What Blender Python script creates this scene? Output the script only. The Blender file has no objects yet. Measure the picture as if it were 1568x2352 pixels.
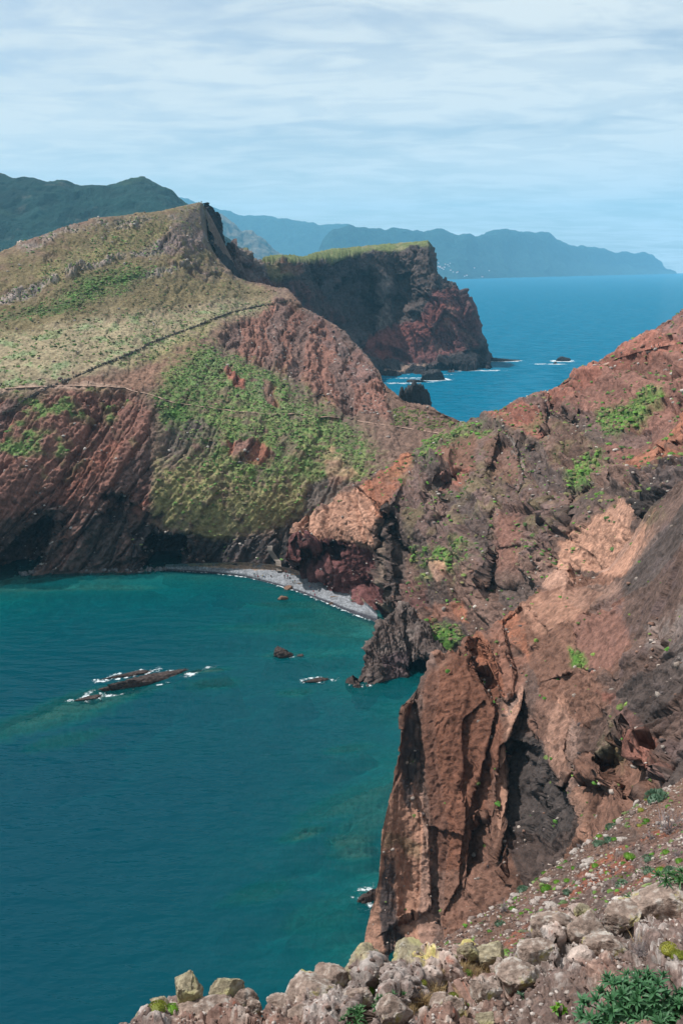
import bpy, bmesh, math, random
import numpy as np
from mathutils import Vector, Matrix

# ------------------------------------------------------------------ camera, sky, sun, exposure
VW, VH, FPX = 1568.0, 2352.0, 1568.0 * 35.0 / 24.0      # photograph coordinates (1568 wide), 35 mm lens on a 24 mm wide frame
CAM_H, HORIZON = 115.0, 611.0
TH = math.atan((VH / 2 - HORIZON) / FPX)
CT, ST = math.cos(TH), math.sin(TH)
SC = bpy.context.scene
COL = SC.collection
cam_d = bpy.data.cameras.new('camera')
cam_d.sensor_fit = 'HORIZONTAL'; cam_d.sensor_width = 24.0; cam_d.lens = 35.0
cam_d.clip_start = 0.1; cam_d.clip_end = 120000.0
cam = bpy.data.objects.new('camera', cam_d); COL.objects.link(cam)
cam.location = (0, 0, CAM_H); cam.rotation_euler = (math.pi / 2 - TH, 0, 0)
SC.camera = cam

SUN_EL, SUN_AZ = math.radians(56), math.radians(-72)      # azimuth from +Y, negative is to the left
sun_vec = Vector((math.sin(SUN_AZ) * math.cos(SUN_EL), math.cos(SUN_AZ) * math.cos(SUN_EL), math.sin(SUN_EL)))
sun_d = bpy.data.lights.new('sun', 'SUN'); sun_d.energy = 5.0; sun_d.angle = math.radians(0.7); sun_d.color = (1.0, 0.965, 0.92)
sun = bpy.data.objects.new('sun', sun_d); COL.objects.link(sun)
sun.rotation_euler = sun_vec.to_track_quat('Z', 'Y').to_euler()
sun.location = (0, 0, 900)

world = bpy.data.worlds.new('World'); SC.world = world; world.use_nodes = True
nt = world.node_tree; nt.nodes.clear()
def N(t, kind, **kw):
    n = t.nodes.new(kind)
    for k, v in kw.items():
        if k in n.inputs: n.inputs[k].default_value = v
        else: setattr(n, k, v)
    return n
out = N(nt, 'ShaderNodeOutputWorld'); bg = N(nt, 'ShaderNodeBackground'); bg.inputs['Strength'].default_value = 0.1
sky = N(nt, 'ShaderNodeTexSky'); sky.sky_type = 'NISHITA'; sky.sun_disc = False
sky.sun_elevation = SUN_EL; sky.sun_rotation = SUN_AZ; sky.altitude = 100.0; sky.air_density = 1.0; sky.dust_density = 1.2; sky.ozone_density = 2.0
tc = N(nt, 'ShaderNodeTexCoord'); sep = N(nt, 'ShaderNodeSeparateXYZ')
nt.links.new(tc.outputs['Generated'], sep.inputs[0])
zc = N(nt, 'ShaderNodeMath', operation='MAXIMUM'); nt.links.new(sep.outputs['Z'], zc.inputs[0]); zc.inputs[1].default_value = 0.0
za = N(nt, 'ShaderNodeMath', operation='ADD'); nt.links.new(zc.outputs[0], za.inputs[0]); za.inputs[1].default_value = 0.09
dx = N(nt, 'ShaderNodeMath', operation='DIVIDE'); nt.links.new(sep.outputs['X'], dx.inputs[0]); nt.links.new(za.outputs[0], dx.inputs[1])
dy = N(nt, 'ShaderNodeMath', operation='DIVIDE'); nt.links.new(sep.outputs['Y'], dy.inputs[0]); nt.links.new(za.outputs[0], dy.inputs[1])
def cloud_layer(sx, sy, scale, detail, rough, lo, hi, dist, off):
    cx = N(nt, 'ShaderNodeCombineXYZ')
    m1 = N(nt, 'ShaderNodeMath', operation='MULTIPLY'); m1.inputs[1].default_value = sx; nt.links.new(dx.outputs[0], m1.inputs[0])
    m2 = N(nt, 'ShaderNodeMath', operation='MULTIPLY'); m2.inputs[1].default_value = sy; nt.links.new(dy.outputs[0], m2.inputs[0])
    nt.links.new(m1.outputs[0], cx.inputs['X']); nt.links.new(m2.outputs[0], cx.inputs['Y']); cx.inputs['Z'].default_value = off
    rot = N(nt, 'ShaderNodeVectorRotate', rotation_type='Z_AXIS'); rot.inputs['Angle'].default_value = 0.12; nt.links.new(cx.outputs[0], rot.inputs['Vector'])
    nz = N(nt, 'ShaderNodeTexNoise', noise_dimensions='3D'); nz.inputs['Scale'].default_value = scale
    nz.inputs['Detail'].default_value = detail; nz.inputs['Roughness'].default_value = rough; nz.inputs['Distortion'].default_value = dist
    nt.links.new(rot.outputs[0], nz.inputs['Vector'])
    mr = N(nt, 'ShaderNodeMapRange', interpolation_type='SMOOTHSTEP'); mr.inputs['From Min'].default_value = lo; mr.inputs['From Max'].default_value = hi
    nt.links.new(nz.outputs[0], mr.inputs['Value']); return mr
c1 = cloud_layer(0.8, 0.9, 0.9, 7, 0.58, 0.38, 0.62, 0.5, 2.1)
c2 = cloud_layer(0.8, 1.25, 3.4, 7, 0.56, 0.38, 0.64, 0.5, 7.7)
mixa = N(nt, 'ShaderNodeMath', operation='MULTIPLY_ADD'); nt.links.new(c2.outputs[0], mixa.inputs[0]); mixa.inputs[1].default_value = 0.45
m55 = N(nt, 'ShaderNodeMath', operation='MULTIPLY'); m55.inputs[1].default_value = 0.5; nt.links.new(c1.outputs[0], m55.inputs[0]); nt.links.new(m55.outputs[0], mixa.inputs[2])
madd = N(nt, 'ShaderNodeMath', operation='MULTIPLY_ADD', use_clamp=True); nt.links.new(mixa.outputs[0], madd.inputs[0]); madd.inputs[1].default_value = 0.85; madd.inputs[2].default_value = 0.36
cmix = N(nt, 'ShaderNodeMix', data_type='RGBA'); nt.links.new(madd.outputs[0], cmix.inputs['Factor'])
nt.links.new(sky.outputs[0], cmix.inputs['A']); cmix.inputs['B'].default_value = (6.9, 7.4, 7.5, 1)
nt.links.new(cmix.outputs['Result'], bg.inputs['Color']); nt.links.new(bg.outputs[0], out.inputs['Surface'])

SC.view_settings.view_transform = 'Standard'; SC.view_settings.look = 'None'
SC.view_settings.exposure = 0.24; SC.view_settings.gamma = 1.0; SC.view_settings.use_curve_mapping = False
SC.render.engine = 'CYCLES'
SC.cycles.use_denoising = True
SC.cycles.max_bounces = 6; SC.cycles.volume_bounces = 1; SC.cycles.transparent_max_bounces = 8
SC.cycles.diffuse_bounces = 3; SC.cycles.glossy_bounces = 2; SC.cycles.transmission_bounces = 2
SC.cycles.caustics_reflective = False; SC.cycles.caustics_refractive = False
SC.cycles.sample_clamp_indirect = 4.0

random.seed(7); RNG = np.random.default_rng(7)

# ------------------------------------------------------------------ pixel <-> world
def ray_pt(px, py, d):
    yv = (VH / 2 - py) / FPX
    t = d / (CT + yv * ST)
    return np.array([(px - VW / 2) / FPX * t, d, CAM_H + (-ST + yv * CT) * t])
def d_at_z(px, py, z):
    yv = (VH / 2 - py) / FPX
    return (z - CAM_H) / (-ST + yv * CT) * (CT + yv * ST)
def sea_pt(px, py, z=0.0): return ray_pt(px, py, d_at_z(px, py, z))
def project(P):
    X, Y, Z = P[..., 0], P[..., 1], P[..., 2] - CAM_H
    f = Y * CT - Z * ST; u = Y * ST + Z * CT
    f = np.where(f < 0.3, 0.3, f)
    return VW / 2 + X / f * FPX, VH / 2 - u / f * FPX

# ------------------------------------------------------------------ noise
def _h(ix, iy, iz, seed):
    h = (ix.astype(np.uint32) * np.uint32(374761393) + iy.astype(np.uint32) * np.uint32(668265263)
         + iz.astype(np.uint32) * np.uint32(2147483647 - 1013904) + np.uint32((seed * 974634777) & 0xffffffff))
    h ^= h >> np.uint32(13); h *= np.uint32(1274126177); h ^= h >> np.uint32(16); h *= np.uint32(2246822519); h ^= h >> np.uint32(15)
    return h
def perlin(p, seed=0):
    p = np.asarray(p, np.float32); i = np.floor(p).astype(np.int64); f = p - i
    w = f * f * f * (f * (f * 6 - 15) + 10); r = np.zeros(p.shape[:-1], np.float32)
    for a in (0, 1):
        wa = w[..., 0] if a else 1 - w[..., 0]; fx = f[..., 0] - a
        for b in (0, 1):
            wb = w[..., 1] if b else 1 - w[..., 1]; fy = f[..., 1] - b
            for c in (0, 1):
                wc = w[..., 2] if c else 1 - w[..., 2]; fz = f[..., 2] - c
                h = _h(i[..., 0] + a, i[..., 1] + b, i[..., 2] + c, seed)
                gx = (h & np.uint32(255)).astype(np.float32) / 127.5 - 1
                gy = ((h >> np.uint32(8)) & np.uint32(255)).astype(np.float32) / 127.5 - 1
                gz = ((h >> np.uint32(16)) & np.uint32(255)).astype(np.float32) / 127.5 - 1
                r += wa * wb * wc * (gx * fx + gy * fy + gz * fz)
    return r * 1.3
def fbm(p, oct=4, seed=0, gain=0.5, ridged=False):
    r = 0; a = 1.0; t = 0.0
    p = np.asarray(p, np.float32)
    for o in range(oct):
        n = perlin(p * (2.03 ** o) + 17.3 * o, seed + o)
        if ridged: n = 1 - 2 * np.minimum(np.abs(n) * 1.6, 1)
        r = r + a * n; t += a; a *= gain
    return r / t
def worley(p, seed=0):
    p = np.asarray(p, np.float32); i = np.floor(p).astype(np.int64); f = p - i
    f1 = np.full(p.shape[:-1], 9, np.float32); f2 = f1.copy(); idh = np.zeros(p.shape[:-1], np.float32)
    for a in (-1, 0, 1):
        for b in (-1, 0, 1):
            for c in (-1, 0, 1):
                h = _h(i[..., 0] + a, i[..., 1] + b, i[..., 2] + c, seed)
                x = a + (h & np.uint32(1023)).astype(np.float32) / 1023 - f[..., 0]
                y = b + ((h >> np.uint32(10)) & np.uint32(1023)).astype(np.float32) / 1023 - f[..., 1]
                z = c + ((h >> np.uint32(20)) & np.uint32(1023)).astype(np.float32) / 1023 - f[..., 2]
                d = x * x + y * y + z * z
                v = (h & np.uint32(65535)).astype(np.float32) / 65535
                m = d < f1
                f2 = np.where(m, f1, np.minimum(f2, d)); idh = np.where(m, v, idh); f1 = np.where(m, d, f1)
    return np.sqrt(f1), np.sqrt(f2), idh
def facets(p, seed=0):
    """blocks bounded by joints: each block is a tilted plane"""
    p = np.asarray(p, np.float32); i = np.floor(p).astype(np.int64); f = p - i
    f1 = np.full(p.shape[:-1], 9, np.float32); f2 = f1.copy(); val = np.zeros(p.shape[:-1], np.float32)
    for a in (-1, 0, 1):
        for b in (-1, 0, 1):
            for c in (-1, 0, 1):
                h = _h(i[..., 0] + a, i[..., 1] + b, i[..., 2] + c, seed)
                x = a + (h & np.uint32(1023)).astype(np.float32) / 1023 - f[..., 0]
                y = b + ((h >> np.uint32(10)) & np.uint32(1023)).astype(np.float32) / 1023 - f[..., 1]
                z = c + ((h >> np.uint32(20)) & np.uint32(1023)).astype(np.float32) / 1023 - f[..., 2]
                d = x * x + y * y + z * z; g = h * np.uint32(2654435761)
                v = x * ((g >> np.uint32(24)).astype(np.float32) / 127.5 - 1) + y * (((g >> np.uint32(16)) & np.uint32(255)).astype(np.float32) / 127.5 - 1) + z * (((g >> np.uint32(8)) & np.uint32(255)).astype(np.float32) / 127.5 - 1) + ((g & np.uint32(255)).astype(np.float32) / 255 - .5) * .5
                m = d < f1
                f2 = np.where(m, f1, np.minimum(f2, d)); val = np.where(m, v, val); f1 = np.where(m, d, f1)
    return val, np.sqrt(f2) - np.sqrt(f1)
def hash1(k, seed=0):
    k = np.asarray(k).astype(np.int64); z = np.zeros_like(k)
    return (_h(k, z, z, seed) & np.uint32(65535)).astype(np.float32) / 65535
def sstep(a, b, x):
    t = np.clip((x - a) / (b - a), 0, 1); return t * t * (3 - 2 * t)
def strata(p, n, L, warp=0.5, seed=0, wl=6.0):
    """layer number and layer profile of tilted beds with normal n and mean thickness L"""
    s = (p @ np.array(n, np.float32)) / L + warp * fbm(p / (L * wl), 3, seed + 50)
    k = np.floor(s); f = s - k
    h0, h1 = hash1(k, seed), hash1(k + 1, seed)
    w = sstep(0.72, 1.0, f)
    return h0 * (1 - w) + h1 * w, k, f

# ------------------------------------------------------------------ colours (sRGB of the thing itself -> linear)
def C(r, g, b):
    def l(v):
        v /= 255.0
        return v / 12.92 if v <= 0.04045 else ((v + 0.055) / 1.055) ** 2.4
    return np.array([l(r), l(g), l(b)], np.float32)

DIM = 0.86      # the tones above are read off sunlit ground; this turns them into reflectance
# ------------------------------------------------------------------ masks in the photograph's plane, used to find world positions on a surface
def poly_mask(px, py, pts, soft=10.0):
    pts = np.array(pts, np.float32); n = len(pts)
    inside = np.zeros(px.shape, bool); dist = np.full(px.shape, 1e9, np.float32)
    bb = (px > pts[:, 0].min() - soft * 2) & (px < pts[:, 0].max() + soft * 2) & (py > pts[:, 1].min() - soft * 2) & (py < pts[:, 1].max() + soft * 2)
    if not bb.any(): return np.zeros(px.shape, np.float32)
    x, y = px[bb], py[bb]; ins = np.zeros(x.shape, bool); dd = np.full(x.shape, 1e9, np.float32)
    for i in range(n):
        x0, y0 = pts[i]; x1, y1 = pts[(i + 1) % n]
        if y0 != y1:
            ins ^= ((y0 > y) != (y1 > y)) & (x < (x1 - x0) * (y - y0) / (y1 - y0) + x0)
        ex, ey = x1 - x0, y1 - y0
        t = np.clip(((x - x0) * ex + (y - y0) * ey) / max(ex * ex + ey * ey, 1e-6), 0, 1)
        dd = np.minimum(dd, np.hypot(x - x0 - t * ex, y - y0 - t * ey))
    sd = np.where(ins, dd, -dd); r = np.zeros(px.shape, np.float32); r[bb] = sstep(-soft, soft, sd); return r
def stroke_mask(px, py, pts, w):
    pts = np.array(pts, np.float32)
    bb = (px > pts[:, 0].min() - w * 2) & (px < pts[:, 0].max() + w * 2) & (py > pts[:, 1].min() - w * 2) & (py < pts[:, 1].max() + w * 2)
    r = np.zeros(px.shape, np.float32)
    if not bb.any(): return r
    x, y = px[bb], py[bb]; dd = np.full(x.shape, 1e9, np.float32)
    for i in range(len(pts) - 1):
        x0, y0 = pts[i]; x1, y1 = pts[i + 1]; ex, ey = x1 - x0, y1 - y0
        t = np.clip(((x - x0) * ex + (y - y0) * ey) / max(ex * ex + ey * ey, 1e-6), 0, 1)
        dd = np.minimum(dd, np.hypot(x - x0 - t * ex, y - y0 - t * ey))
    r[bb] = 1 - sstep(0.4 * w, 1.0 * w, dd); return r

# ------------------------------------------------------------------ mesh and object helpers
def tag(o, label=None, cat=None, group=None, kind=None):
    if label: o['label'] = label
    if cat: o['category'] = cat
    if group: o['group'] = group
    if kind: o['kind'] = kind
    return o
def link(name, me, parent=None):
    o = bpy.data.objects.new(name, me); COL.objects.link(o)
    if parent is not None: o.parent = parent
    return o
def empty(name, loc=(0, 0, 0), rz=0.0, parent=None):
    o = bpy.data.objects.new(name, None); COL.objects.link(o); o.location = loc; o.rotation_euler = (0, 0, rz)
    o.empty_display_size = 0.2
    if parent is not None: o.parent = parent
    return o
def np_mesh(name, V, F, mats, col=None, smooth=True, mi=None):
    V = np.asarray(V, np.float32).reshape(-1, 3); F = np.asarray(F, np.int32)
    me = bpy.data.meshes.new(name); k = F.shape[1]
    me.vertices.add(len(V)); me.vertices.foreach_set('co', V.ravel())
    me.loops.add(F.size); me.loops.foreach_set('vertex_index', F.ravel())
    me.polygons.add(len(F)); me.polygons.foreach_set('loop_start', np.arange(0, F.size, k, dtype=np.int32))
    me.polygons.foreach_set('loop_total', np.full(len(F), k, np.int32))
    me.polygons.foreach_set('use_smooth', np.full(len(F), smooth, bool))
    for m in (mats if isinstance(mats, (list, tuple)) else [mats]): me.materials.append(m)
    if mi is not None: me.polygons.foreach_set('material_index', np.asarray(mi, np.int32))
    me.update(calc_edges=True)
    if col is not None:
        col = np.asarray(col, np.float32).reshape(len(V), -1)
        if col.shape[1] == 3: col = np.concatenate([col, np.ones((len(V), 1), np.float32)], 1)
        a = me.color_attributes.new('Col', 'FLOAT_COLOR', 'POINT'); a.data.foreach_set('color', col.ravel())
    return me
def grid_faces(nv, nu):
    i = np.arange((nv - 1) * nu).reshape(nv - 1, nu)[:, :-1].ravel()
    return np.stack([i, i + 1, i + nu + 1, i + nu], 1)
def catmull(rows, counts):
    R = np.array(rows, np.float64); n = len(R); outp = []
    for k in range(n - 1):
        p1, p2 = R[k], R[k + 1]
        p0 = R[k - 1] if k > 0 else 2 * p1 - p2
        p3 = R[k + 2] if k + 2 < n else 2 * p2 - p1
        # limit tangents so that steps stay steps
        m1 = (p2 - p0) * 0.5; m2 = (p3 - p1) * 0.5
        seg = np.linalg.norm(p2 - p1, axis=1, keepdims=True) + 1e-6
        for m in (m1, m2):
            l = np.linalg.norm(m, axis=1, keepdims=True) + 1e-6; m *= np.minimum(1, seg * 1.0 / l)
        t = np.linspace(0, 1, counts[k], endpoint=False)
        for q in t:
            h = (2 * q ** 3 - 3 * q ** 2 + 1) * p1 + (q ** 3 - 2 * q ** 2 + q) * m1 + (-2 * q ** 3 + 3 * q ** 2) * p2 + (q ** 3 - q ** 2) * m2
            outp.append(h)
    outp.append(R[-1]); return np.array(outp, np.float32)
def smooth1(a, it):
    for _ in range(it):
        b = a.copy(); b[1:-1] = 0.25 * a[:-2] + 0.5 * a[1:-1] + 0.25 * a[2:]; a = b
    return a
def row_world(row, nu, sm=2):
    r = []
    for q in row:
        d = q[2] if q[2] is not None else d_at_z(q[0], q[1], q[3])
        r.append((q[0], q[1], d))
    r = np.array(r, np.float64)
    t = (r[:, 0] - r[0, 0]) / (r[-1, 0] - r[0, 0])
    for k in range(1, len(t)): t[k] = max(t[k], t[k - 1] + 1e-4)
    q = np.linspace(0, 1, nu)
    px, py, d = (np.interp(q, t, r[:, k]) for k in range(3))
    px, py, d = smooth1(px, sm), smooth1(py, sm), smooth1(d, sm * 4)
    yv = (VH / 2 - py) / FPX; tt = d / (CT + yv * ST)
    return np.stack([(px - VW / 2) / FPX * tt, d, CAM_H + (-ST + yv * CT) * tt], 1)
class Surf:
    """a lofted sheet of ground: rows of surveyed points from the far/top edge to the near/bottom edge"""
    def __init__(s, rows, nu, step=2.0, back=(), front=(), sm=2, maxc=200, wrapL=None, wrapR=None):
        R = [row_world(r, nu, sm) for r in rows]
        first, last = R[0], R[-1]
        R = [first + np.array(o) for o in back] + R + [last + np.array(o) for o in front]
        cnt = []
        for a, b in zip(R[:-1], R[1:]):
            ax, ay = project(a); bx, by = project(b)
            m = (ax > -60) & (ax < VW + 60)
            L = np.percentile(np.hypot(ax - bx, ay - by)[m], 80) if m.any() else 30
            cnt.append(int(np.clip(L / step, 4, maxc)))
        for k in range(len(back)): cnt[k] = min(cnt[k], 14)
        s.P = catmull(R, cnt)
        # turn the ends of the sheet round behind, so that it closes as a body of rock
        for w, left in ((wrapL, True), (wrapR, False)):
            if w is None: continue
            e = s.P[:, :1] if left else s.P[:, -1:]
            cs = [e + np.array(w, np.float32) * (k ** 1.15) for k in range(1, 9)]
            s.P = np.concatenate((cs[::-1] + [s.P]) if left else ([s.P] + cs), 1).astype(np.float32)
        s.nv, s.nu = s.P.shape[:2]
        s.back_rows = sum(cnt[:len(back)])
        s.fade = np.ones((s.nv, 1), np.float32)
        nf = sum(cnt[len(cnt) - len(front):]) if front else 0
        if nf: s.fade[-nf:] = 0.35
        s.px, s.py = project(s.P); s.normals()
    def normals(s):
        du = np.gradient(s.P, axis=1); dv = np.gradient(s.P, axis=0)
        n = np.cross(dv, du); n /= np.linalg.norm(n, axis=2, keepdims=True) + 1e-9
        s.Nn = n.astype(np.float32)
    def locate(s, px, py):
        X, Y = project(s.P); d = (X - px) ** 2 + (Y - py) ** 2
        d[:max(s.back_rows - 1, 0)] = 1e9
        i = np.unravel_index(np.argmin(d), d.shape); return s.P[i].copy(), s.Nn[i].copy()
    def build(s, name, mat):
        me = np_mesh(name, s.P, grid_faces(s.nv, s.nu)[:, ::-1], mat, col=s.col * DIM)
        o = link(name, me); o['kind'] = 'structure'; s.obj = o; return o

# ------------------------------------------------------------------ materials
def new_mat(name):
    m = bpy.data.materials.new(name); m.use_nodes = True
    t = m.node_tree; t.nodes.clear()
    o = N(t, 'ShaderNodeOutputMaterial'); b = N(t, 'ShaderNodeBsdfPrincipled')
    t.links.new(b.outputs[0], o.inputs['Surface'])
    b.inputs['Roughness'].default_value = 0.9
    b.inputs['Specular IOR Level'].default_value = 0.25
    return m, t, b, o
def ground_mat(name, L, bump=0.5, contrast=0.45, attr=True, base=None, rough=0.95, stretch=(1, 1, 1), lichen=None):
    """L: size in metres of the coarsest grain that the material adds to the geometry"""
    m, t, b, o = new_mat(name)
    b.inputs['Roughness'].default_value = rough; b.inputs['Specular IOR Level'].default_value = 0.15
    tc = N(t, 'ShaderNodeTexCoord'); mp = N(t, 'ShaderNodeMapping'); mp.inputs['Scale'].default_value = stretch
    t.links.new(tc.outputs['Object'], mp.inputs['Vector'])
    n1 = N(t, 'ShaderNodeTexNoise'); n1.inputs['Scale'].default_value = 1.0 / L; n1.inputs['Detail'].default_value = 9; n1.inputs['Roughness'].default_value = 0.68
    n2 = N(t, 'ShaderNodeTexNoise'); n2.inputs['Scale'].default_value = 0.17 / L; n2.inputs['Detail'].default_value = 6; n2.inputs['Roughness'].default_value = 0.6
    vo = N(t, 'ShaderNodeTexVoronoi', feature='DISTANCE_TO_EDGE'); vo.inputs['Scale'].default_value = 0.8 / L
    nd = N(t, 'ShaderNodeMix', data_type='RGBA', blend_type='ADD'); nd.inputs['Factor'].default_value = 0.35 * 1.0
    for n in (n1, n2): t.links.new(mp.outputs[0], n.inputs['Vector'])
    t.links.new(mp.outputs[0], nd.inputs['A']); t.links.new(n1.outputs['Color'], nd.inputs['B']); t.links.new(nd.outputs['Result'], vo.inputs['Vector'])
    r1 = N(t, 'ShaderNodeMapRange'); r1.inputs['From Min'].default_value = 0.36; r1.inputs['From Max'].default_value = 0.64
    r1.inputs['To Min'].default_value = 1 - contrast; r1.inputs['To Max'].default_value = 1 + contrast
    t.links.new(n1.outputs[0], r1.inputs['Value'])
    r2 = N(t, 'ShaderNodeMapRange'); r2.inputs['From Min'].default_value = 0.3; r2.inputs['From Max'].default_value = 0.7
    r2.inputs['To Min'].default_value = 0.82; r2.inputs['To Max'].default_value = 1.18
    t.links.new(n2.outputs[0], r2.inputs['Value'])
    mu = N(t, 'ShaderNodeMath', operation='MULTIPLY'); t.links.new(r1.outputs[0], mu.inputs[0]); t.links.new(r2.outputs[0], mu.inputs[1])
    vm = N(t, 'ShaderNodeVectorMath', operation='SCALE'); t.links.new(mu.outputs[0], vm.inputs['Scale'])
    if attr:
        at = N(t, 'ShaderNodeAttribute'); at.attribute_name = 'Col'; t.links.new(at.outputs['Color'], vm.inputs[0])
    else: vm.inputs[0].default_value = tuple(base)
    last = vm.outputs[0]
    if lichen is not None:
        for (lc, lo, hi, sc) in lichen:
            ln = N(t, 'ShaderNodeTexNoise'); ln.inputs['Scale'].default_value = sc; ln.inputs['Detail'].default_value = 6; ln.inputs['Roughness'].default_value = 0.65
            t.links.new(tc.outputs['Object'], ln.inputs['Vector'])
            lr = N(t, 'ShaderNodeMapRange', interpolation_type='SMOOTHSTEP'); lr.inputs['From Min'].default_value = lo; lr.inputs['From Max'].default_value = hi
            t.links.new(ln.outputs[0], lr.inputs['Value'])
            lm = N(t, 'ShaderNodeMix', data_type='RGBA'); t.links.new(lr.outputs[0], lm.inputs['Factor'])
            t.links.new(last, lm.inputs['A']); lm.inputs['B'].default_value = (*lc, 1); last = lm.outputs['Result']
    t.links.new(last, b.inputs['Base Color'])
    hb = N(t, 'ShaderNodeMath', operation='MULTIPLY_ADD'); t.links.new(vo.outputs[0], hb.inputs[0]); hb.inputs[1].default_value = 0.5; t.links.new(n1.outputs[0], hb.inputs[2])
    bp = N(t, 'ShaderNodeBump'); bp.inputs['Strength'].default_value = bump; bp.inputs['Distance'].default_value = L * 0.8
    t.links.new(hb.outputs[0], bp.inputs['Height']); t.links.new(bp.outputs[0], b.inputs['Normal'])
    return m
def flat_mat(name, rgb, rough=0.8, vary=0.15, scale=8.0):
    m, t, b, o = new_mat(name); b.inputs['Roughness'].default_value = rough
    tc = N(t, 'ShaderNodeTexCoord'); n1 = N(t, 'ShaderNodeTexNoise'); n1.inputs['Scale'].default_value = scale; n1.inputs['Detail'].default_value = 4
    t.links.new(tc.outputs['Object'], n1.inputs['Vector'])
    r1 = N(t, 'ShaderNodeMapRange'); r1.inputs['From Min'].default_value = 0.3; r1.inputs['From Max'].default_value = 0.7
    r1.inputs['To Min'].default_value = 1 - vary; r1.inputs['To Max'].default_value = 1 + vary; t.links.new(n1.outputs[0], r1.inputs['Value'])
    vm = N(t, 'ShaderNodeVectorMath', operation='SCALE'); vm.inputs[0].default_value = tuple(float(x) for x in rgb); t.links.new(r1.outputs[0], vm.inputs['Scale'])
    t.links.new(vm.outputs[0], b.inputs['Base Color']); return m
MAT_HILL = ground_mat('hill_ground', 2.2, 0.7, 0.42)
MAT_HEAD = ground_mat('headland_rock', 4.0, 0.7, 0.35)
MAT_SPUR = ground_mat('spur_rock', 1.4, 0.75, 0.38)
MAT_FAR = ground_mat('mountain_ground', 60.0, 0.8, 0.3)
MAT_GRAVEL = ground_mat('gravel_slope_ground', 0.16, 0.7, 0.45)
MAT_NEAR = ground_mat('foreground_rock', 0.10, 0.75, 0.4)

# ------------------------------------------------------------------ painting classes of ground on a surface
SOIL = (C(116, 93, 82), .35); OLIVE = (C(116, 103, 76), .2); TAN = (C(150, 136, 110), .12); PALEG = (C(132, 146, 106), .12)
GREEN = (C(104, 134, 72), .18); BRIGHT = (C(88, 132, 54), .2); DKGREEN = (C(66, 92, 54), .2); YELG = (C(144, 138, 92), .08)
RED = (C(144, 94, 80), .8); REDB = (C(130, 94, 83), .8); ORANGE = (C(164, 108, 84), .5); SALMON = (C(182, 138, 116), .3)
PURP = (C(110, 92, 90), .7); GREYR = (C(148, 134, 127), 1.0); DARK = (C(68, 64, 65), 1.0); BLACK = (C(42, 41, 44), 1.0)
MAROON = (C(106, 70, 68), .8); BROWN = (C(122, 90, 76), .8); PATHC = (C(165, 138, 122), .05); CHAR = (C(90, 77, 72), 1.0)
class Paint:
    def __init__(s, S, base, warp=14.0, wl=30.0, seed=1, unit=1.0):
        s.S = S; nv, nu = S.nv, S.nu; s.P = S.P.copy()
        w = np.stack([S.px / wl, S.py / wl, np.zeros_like(S.px)], 2)
        q = S.P / unit
        s.wx = S.px + warp * (fbm(q / 14.0, 4, seed) + 1.6 * fbm(q / 45.0, 2, seed + 5)); s.wy = S.py + warp * (fbm(q / 14.0 + 31.7, 4, seed + 9) + 1.6 * fbm(q / 45.0 + 9.1, 2, seed + 6))
        s.col = np.broadcast_to(base[0], (nv, nu, 3)).copy(); s.rough = np.full((nv, nu), base[1], np.float32)
        s.n_mid = fbm(q / 9.0, 5, seed + 20); s.n_fine = fbm(q / 2.5, 4, seed + 30); s.n_big = fbm(q / 40.0, 4, seed + 40)
    def put(s, m, cls, amt=1.0):
        m = np.clip(m * amt, 0, 1); s.col = s.col * (1 - m[..., None]) + cls[0] * m[..., None]; s.rough = s.rough * (1 - m) + cls[1] * m
    def poly(s, cls, pts, soft=10, amt=1.0, brk=None):
        veg = cls[1] < .3; m = poly_mask(s.wx, s.wy, pts, soft * (3.2 if veg else 2.2)); e = .08 if veg else .3; m = sstep(e, 1 - e, m + 2.6 * m * (1 - m) * (.55 * s.n_mid + .9 * s.n_fine))
        if brk is not None: m = m * sstep(brk - 0.18, brk + 0.18, s.n_mid * 0.6 + s.n_fine * 0.6)
        s.put(m, cls, amt)
    def stroke(s, cls, pts, w, amt=1.0, brk=None):
        m = stroke_mask(s.wx, s.wy, pts, w)
        if brk is not None: m = m * sstep(brk - 0.18, brk + 0.18, s.n_mid * 0.6 + s.n_fine * 0.6)
        s.put(m, cls, amt)
    def noise(s, cls, lo, hi, which='mid', amt=1.0, within=None):
        n = getattr(s, 'n_' + which); m = sstep(lo, hi, n)
        if within is not None: m = m * within
        s.put(m, cls, amt)
def push(S, mask, vec):
    S.P = S.P + mask[..., None] * np.array(vec, np.float32)
def slabs(S, p, rows, conv, seed, jag=5.0):
    """planes of rock standing proud of or back from the face: outline, metres proud, tilt across and down (m per 100), roughness"""
    jx, jy = S.px + jag * fbm(S.P / 5.0, 3, seed), S.py + jag * fbm(S.P / 5.0 + 7.7, 3, seed + 1)
    for pts, off, gx, gy, rg in rows:
        q = [conv(*a) for a in pts]; m = poly_mask(jx, jy, q, 2.6); cx, cy = np.mean(q, 0)
        v = off + gx * (S.px - cx) / 100 + gy * (S.py - cy) / 100
        S.P = S.P + (m * v)[..., None] * np.array([0, -1, .12], np.float32)
        if rg is not None: p.rough = p.rough * (1 - m) + rg * m
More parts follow.
